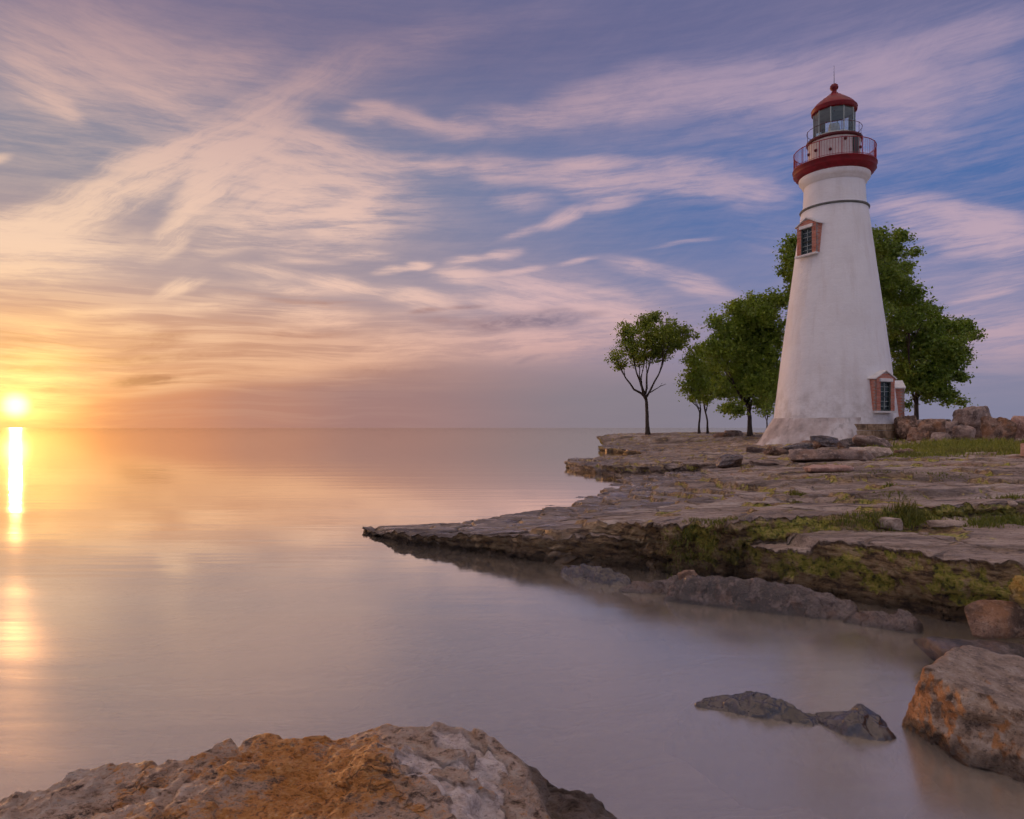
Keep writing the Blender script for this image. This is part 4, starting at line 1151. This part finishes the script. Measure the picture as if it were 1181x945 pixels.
worn_rock('half_sunken_rock', 'dark slick rock just breaking the calm water in the right foreground', 'rock', 'slick', wpt(806, 806), wpt(1030, 846), .34, [(.10, .18, .025), (.32, .18, .085), (.60, .18, .05), (.86, .13, .125)], 88, None, .3)

# slabs wedged behind the big boulder
put_rock('shore_slab', 'dark flat slab behind the big orange boulder', 1140, 760, 170, 30, 'dark', 421, .4, 'rock slab', None, rz=.1, ry=.08, sub=5, rough=.05, at=(3.95, 5.3 * YS, .0))
put_rock('shore_slab', 'brown plank-like slab jutting from the right above the dark slab', 1160, 745, 118, 32, 'brown', 422, .26, 'rock slab', None, rz=.12, ry=.06, sub=5, rough=.05, sharp=30, at=(4.45, 5.75 * YS, .20))
put_rock('lichen_boulder', 'yellow lichen-covered boulder at the right edge of the photo', 1192, 728, 76, 42, 'lichen', 423, .8, 'boulder', None, sub=6, rough=.15, sharp=12, nplanes=22, at=(4.75, 5.62 * YS, .36))

# big boulder, right foreground
def big_boulder():
    m, k, o = newmat('big_boulder_stone'); c = objco(k)
    n1 = k.noise(c, 2.2, 5, .6); n2 = k.noise(c, 9, 6, .68); n3 = k.noise(c, 42, 4, .7)
    col = k.ramp(n2, [(.36, (.10, .066, .045)), (.45, (.30, .205, .14)), (.54, (.46, .335, .24)), (.66, (.60, .49, .40))], 'LINEAR')
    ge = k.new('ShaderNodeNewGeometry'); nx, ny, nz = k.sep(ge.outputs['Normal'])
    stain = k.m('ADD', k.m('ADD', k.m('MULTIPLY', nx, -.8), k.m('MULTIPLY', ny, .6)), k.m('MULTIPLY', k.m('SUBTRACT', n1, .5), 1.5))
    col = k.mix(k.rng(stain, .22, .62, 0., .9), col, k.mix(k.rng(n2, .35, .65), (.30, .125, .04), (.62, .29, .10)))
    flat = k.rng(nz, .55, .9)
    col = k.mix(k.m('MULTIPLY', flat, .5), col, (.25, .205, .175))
    col = k.mix(k.rng(n3, .56, .70, 0., .6), col, (.62, .53, .45))
    col = k.mix(k.rng(n3, .45, .32, 0., .8), col, (.05, .036, .028))
    z = k.sep(ge.outputs['Position'])[2]
    wt = k.rng(k.m('ADD', z, k.m('MULTIPLY', k.m('SUBTRACT', n1, .5), .1)), .14, .02)
    col = k.mix(k.m('MULTIPLY', wt, .8), col, (.022, .014, .010))
    sp = k.m('MULTIPLY', k.rng(k.noise(c, 30, 2), .60, .68), k.rng(n2, .4, .6))
    rough = k.m('SUBTRACT', k.m('SUBTRACT', .72, k.m('MULTIPLY', wt, .45)), k.m('MULTIPLY', sp, .35))
    principled(k, o, col, rough, k.m('ADD', k.m('ADD', n2, k.m('MULTIPLY', n3, .5)), k.m('MULTIPLY', k.noise(c, 110, 3, .7), .25)), .9, .035)
    pl = [(.10,-.05,1,.66),(-1,.20,.22,.84),(-.86,-.5,-.02,.86),(-.16,-1,.14,.84),(.35,-.95,.30,.84),(-.35,-.75,-.66,.66),(.25,-.75,-.75,.62),(-.7,-.2,-.7,.78),(1,.1,.1,1.0),(0,1,.2,.9),(0,0,-1,.9),(.35,-.55,.75,.98)]
    P, f = rock_shape((.88, .60, .68), 77, 7, planes=pl, sharp=46., rough=.04)
    # pitted broken front
    q = P * 1.0
    pit = np.clip(-(q[:, 1] - .0), 0, .4) / .4
    P[:, 1] += pit * (.085 * ridged(q[:, 0] * 2.6, q[:, 1] * 2.6, q[:, 2] * 4.5, 5, 5) - .05)
    ob = mesh_obj('big_boulder', P, f, m); ob.location = (3.30, 4.24, -.07); ob.rotation_euler = (R(2), R(4), R(-37))
    tag(ob, 'big broken boulder with orange-stained left face in the right foreground', 'boulder')
big_boulder()

# foreground rock, bottom of the photo
def front_rock():
    m, k, o = newmat('lichen_stained_limestone'); c = geopos(k)
    lay = k.vm('MULTIPLY', c, (1, 1.25, 2.6))
    n1 = k.noise(lay, 2.1, 5, .62); n2 = k.noise(lay, 12, 7, .74); n3 = k.noise(lay, 42, 5, .76)
    col = k.ramp(n2, [(.35, (.08, .05, .038)), (.40, (.36, .235, .16)), (.46, (.70, .48, .345)), (.55, (.80, .63, .51)), (.68, (.84, .74, .66))], 'LINEAR')
    plate_ = attrf(k, 'plate')
    col = k.mix(k.m('MULTIPLY', plate_, .7), col, k.mix(k.rng(n2, .4, .65), (.40, .36, .36), (.58, .52, .51)))
    orange = k.m('ADD', attrf(k, 'rust'), k.m('ADD', k.m('MULTIPLY', k.m('SUBTRACT', n1, .5), 2.2), k.m('MULTIPLY', k.m('SUBTRACT', n2, .5), 2.4)))
    ocol = k.ramp(n3, [(.36, (.34, .115, .014)), (.47, (.78, .29, .035)), (.62, (.92, .46, .11))], 'LINEAR')
    col = k.mix(k.m('MULTIPLY', k.rng(k.m('SUBTRACT', orange, k.m('MULTIPLY', plate_, .5)), .44, .80), .88), col, ocol)
    col = k.mix(k.rng(n3, .44, .33, 0., .6), col, (.06, .042, .034))
    col = k.mix(k.rng(n3, .56, .70, 0., .45), col, (.74, .63, .56))
    cre = k.rng(k.voro(k.vm('ADD', lay, k.vm('SCALE', k.noisec(c, 5, 4), scale=.55)), 3.6, 'DISTANCE_TO_EDGE'), .0, .06, 1., 0.)
    cre = k.m('MULTIPLY', k.m('MULTIPLY', cre, k.rng(n1, .48, .60)), k.m('SUBTRACT', 1., k.m('MULTIPLY', plate_, .8)))
    col = k.mix(k.m('MULTIPLY', cre, .55), col, (.06, .04, .032))
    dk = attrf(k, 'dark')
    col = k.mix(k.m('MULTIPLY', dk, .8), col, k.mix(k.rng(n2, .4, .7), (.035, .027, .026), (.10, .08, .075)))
    rough = k.m('SUBTRACT', .44, k.m('MULTIPLY', plate_, .26))
    h = k.m('ADD', k.m('ADD', k.m('MULTIPLY', n2, 1.2), k.m('MULTIPLY', n3, .55)), k.m('MULTIPLY', k.noise(c, 140, 3, .7), .2))
    h = k.m('SUBTRACT', h, k.m('MULTIPLY', cre, .6))
    h = k.m('MULTIPLY', h, k.m('SUBTRACT', 1., k.m('MULTIPLY', plate_, .75)))
    principled(k, o, col, rough, h, 1., .04)
    Yc0 = 2.7 * YS
    px = [(-420,1130),(-250,1030),(-120,965),(0,934),(50,919),(100,906),(150,894),(200,884),(250,871),(290,861),(340,860),(380,855),(410,846),(440,833),(480,839),(530,845),(552,853),(575,868),(600,884),(620,896),(636,914),(648,917),(670,922),(690,933),(712,946),(740,985),(770,1080)]
    cx = [(u - CU) / F * Yc0 for u, v in px]; cz = [CAMZ - (v - 7 - CV) / F * Yc0 for u, v in px]
    xs = np.r_[np.linspace(-3.7, -2.45, 70), np.linspace(-2.44, .75, 560)]; ys = np.r_[np.linspace(1.25, 2.0, 40), np.linspace(2.006, 3.3, 260), np.linspace(3.32, 3.75, 20)]
    Y, X = np.meshgrid(ys, xs, indexing='ij')
    zc = np.interp(X, cx, cz)
    Yc = Yc0 + .05 * fbm(X * 2.5, X * 0, octv=3, seed=4) + .04
    t = Y - Yc
    behind = np.maximum(t, 0)
    z = zc - .10 * np.maximum(-t, 0) - .9 * (behind / .42) ** 1.6
    z = z - .85 * sstep((1.95 - Y) / .7)
    # slabby flakes and rubble
    v = fbm(X * 1.3 + .4 * Y, Y * 2.4, octv=4, seed=14) * 3.2
    fl = np.floor(v); fr = v - fl
    flake = (fl + sstep((fr - .80) / .20)) / 3.2
    env = np.exp(-(behind / .12))
    z = z + env * (.10 * flake - .03) + .034 * ridged(X * 4, Y * 6, octv=4, seed=24) * env - .012 + .014 * fbm(X * 13, Y * 16, octv=4, seed=34, gain=.6) * env
    # smooth wet plates at the right of the crest
    pl = np.exp(-(((X + .22) / .22) ** 2 + ((Y - 2.55 * YS * .97) / .30) ** 2) ** 2) 
    pl = sstep((pl * (1 + 1.5 * fbm(X * 6, Y * 9, octv=4, seed=44)) - .42) / .22)
    plane = CAMZ - (905 - CV) / F * 2.62 + .10 * (-X - .22) + .02 * (Y - 2.6)
    z = z * (1 - pl * .75) + (z - (.016 * fbm(X * 14, Y * 14, octv=3, seed=34) + .022 * ridged(X * 4, Y * 6, octv=4, seed=24)) * env) * pl * .75
    cr = np.minimum(0, np.abs(pnoise(X * 1.1 + .9 * Y, Y * .9, seed=64)) - .035) / .035
    z = z + .03 * cr * env
    z = np.maximum(z, -1.2)
    xo = X + .02 * fbm(X * 7, Y * 7, z * 7, 3, 54); yo = Y + .02 * fbm(X * 7, Y * 7, z * 7, 3, 55)
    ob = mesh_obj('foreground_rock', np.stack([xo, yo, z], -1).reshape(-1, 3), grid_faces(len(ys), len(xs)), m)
    rust = .34 * np.exp(-(((X + .75 + .5 * (Y - 2.6)) / .22) ** 2)) + .26 * np.exp(-((X + 1.15) / .4) ** 2) + .12 * np.exp(-((X + .1) / .12) ** 2) + .10
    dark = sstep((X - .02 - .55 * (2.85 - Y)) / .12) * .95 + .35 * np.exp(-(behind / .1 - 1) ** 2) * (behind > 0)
    rust = rust + .20 + .34 * np.exp(-(((X + .62 + .35 * (2.85 - Y)) / .20) ** 2)) * (Y < 3.0)
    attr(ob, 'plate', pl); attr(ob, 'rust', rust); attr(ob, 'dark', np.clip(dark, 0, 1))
    tag(ob, 'rugged orange-stained rock ridge along the bottom of the photo', 'rock')
front_rock()

# concrete block at the right edge
x, y, z = hit(1186, 528)
mb = bmesh.new(); bmesh.ops.create_cube(mb, size=1)
bmesh.ops.scale(mb, vec=(.46, .34, .5), verts=mb.verts); bmesh.ops.bevel(mb, geom=mb.edges[:], offset=.025, segments=2, affect='EDGES')
bmesh.ops.subdivide_edges(mb, edges=mb.edges[:], cuts=3, use_grid_fill=True)
me = bpy.data.meshes.new('stone_block'); mb.to_mesh(me); mb.free(); me.materials.append(SM['pink'])
bo = link(bpy.data.objects.new('stone_block', me)); bo.location = (x + .16, y + .1, z + .19)
tag(bo, 'squared pink stone block standing on the shelf at the right edge', 'stone block')

# ------------------------------------------------------------------ grass
def grass(name, spots, label, seed, mat):
    """spots: (u, v, spread x, spread y, count, blade height)"""
    rng = np.random.default_rng(seed); V = []; N = 0
    for (u, v, sx, sy, n, hgt) in spots:
        x, y, z = hit(u, v)
        X = x + rng.normal(size=n) * sx; Y = y + rng.normal(size=n) * sy
        Z = terrain(X, Y) - .01
        h = hgt * rng.uniform(.3, 1.2, n) * (.75 + .6 * pnoise(X * 1.6, Y * 1.6, seed=3)) * np.exp(-((X - x) / (2.2 * sx)) ** 2); a = rng.uniform(0, 2 * math.pi, n); ln = rng.normal(0, .32, (n, 2)) * h[:, None]
        w = .006 + .010 * h; w = np.maximum(w, y * .0007)
        bx, by = np.cos(a) * w, np.sin(a) * w
        p0 = np.stack([X - bx, Y - by, Z], 1); p1 = np.stack([X + bx, Y + by, Z], 1)
        m0 = np.stack([X - bx * .7 + ln[:, 0] * .35, Y - by * .7 + ln[:, 1] * .35, Z + h * .6], 1); m1 = m0 + np.stack([bx * 1.4, by * 1.4, 0 * bx], 1)
        tp = np.stack([X + ln[:, 0], Y + ln[:, 1], Z + h], 1); tq = tp + np.stack([bx * .2, by * .2, 0 * bx], 1)
        V.append(np.stack([p0, p1, m1, m0, m0, m1, tq, tp], 1).reshape(-1, 3)); N += n
    V = np.vstack(V)
    o = mesh_obj(name, V, np.arange(len(V)).reshape(-1, 4), mat, None, False); o['kind'] = 'stuff'; o['label'] = label; o['category'] = 'grass'
    return o
def grass_mat(name, a, b):
    m, k, o = newmat(name); r = k.new('ShaderNodeNewGeometry').outputs['Random Per Island']; c = geopos(k)
    col = k.mix(r, a, b); col = k.mix(k.rng(k.noise(c, .7, 3), .45, .7, 0., .5), col, (.17, .13, .045))
    p = k.new('ShaderNodeBsdfPrincipled'); k.link(col, p.inputs['Base Color']); p.inputs['Roughness'].default_value = .55
    t = k.new('ShaderNodeBsdfTranslucent'); k.link(col, t.inputs[0])
    x = k.new('ShaderNodeMixShader'); x.inputs[0].default_value = .35; k.link(p.outputs[0], x.inputs[1]); k.link(t.outputs[0], x.inputs[2]); k.link(x.outputs[0], o.inputs[0])
    return m
G1 = grass_mat('meadow_grass', (.17, .21, .03), (.40, .40, .065)); G2 = grass_mat('crack_grass', (.09, .125, .016), (.27, .27, .042))
grass('grass', [(1125,520,1.5,1.3,3000,.34),(1150,516,1.2,1.5,2600,.36),(1095,521,1.0,.7,1500,.26),(1062,525,.9,.5,1200,.20),(1045,526,.5,.4,600,.18),(1105,514,2.0,1.6,2200,.34),(1165,522,.5,.8,700,.30),(1008,519,.25,.3,250,.28)],
      'patch of yellow-green grass growing before the boulder pile', 5, G1)
grass('grass', [(1052,596,.16,.10,420,.20),(1036,600,.2,.08,300,.13),(1012,600,.25,.08,300,.10),(1150,602,.35,.14,900,.14),(1175,604,.25,.14,700,.16),(1130,606,.2,.08,300,.10),(919,571,.10,.06,200,.14),(916,580,.08,.04,120,.07),(1030,570,.3,.15,260,.08),(1000,577,.6,.1,260,.05),(1022,562,.12,.08,140,.10),(1166,575,.3,.12,260,.12),(1080,548,.5,.2,260,.08),(1010,546,.9,.2,300,.06),(800,606,.25,.07,420,.07),(825,606,.2,.06,300,.07),(980,601,.3,.06,300,.08)],
      'tufts of green grass in the cracks of the near ledges', 6, G2)
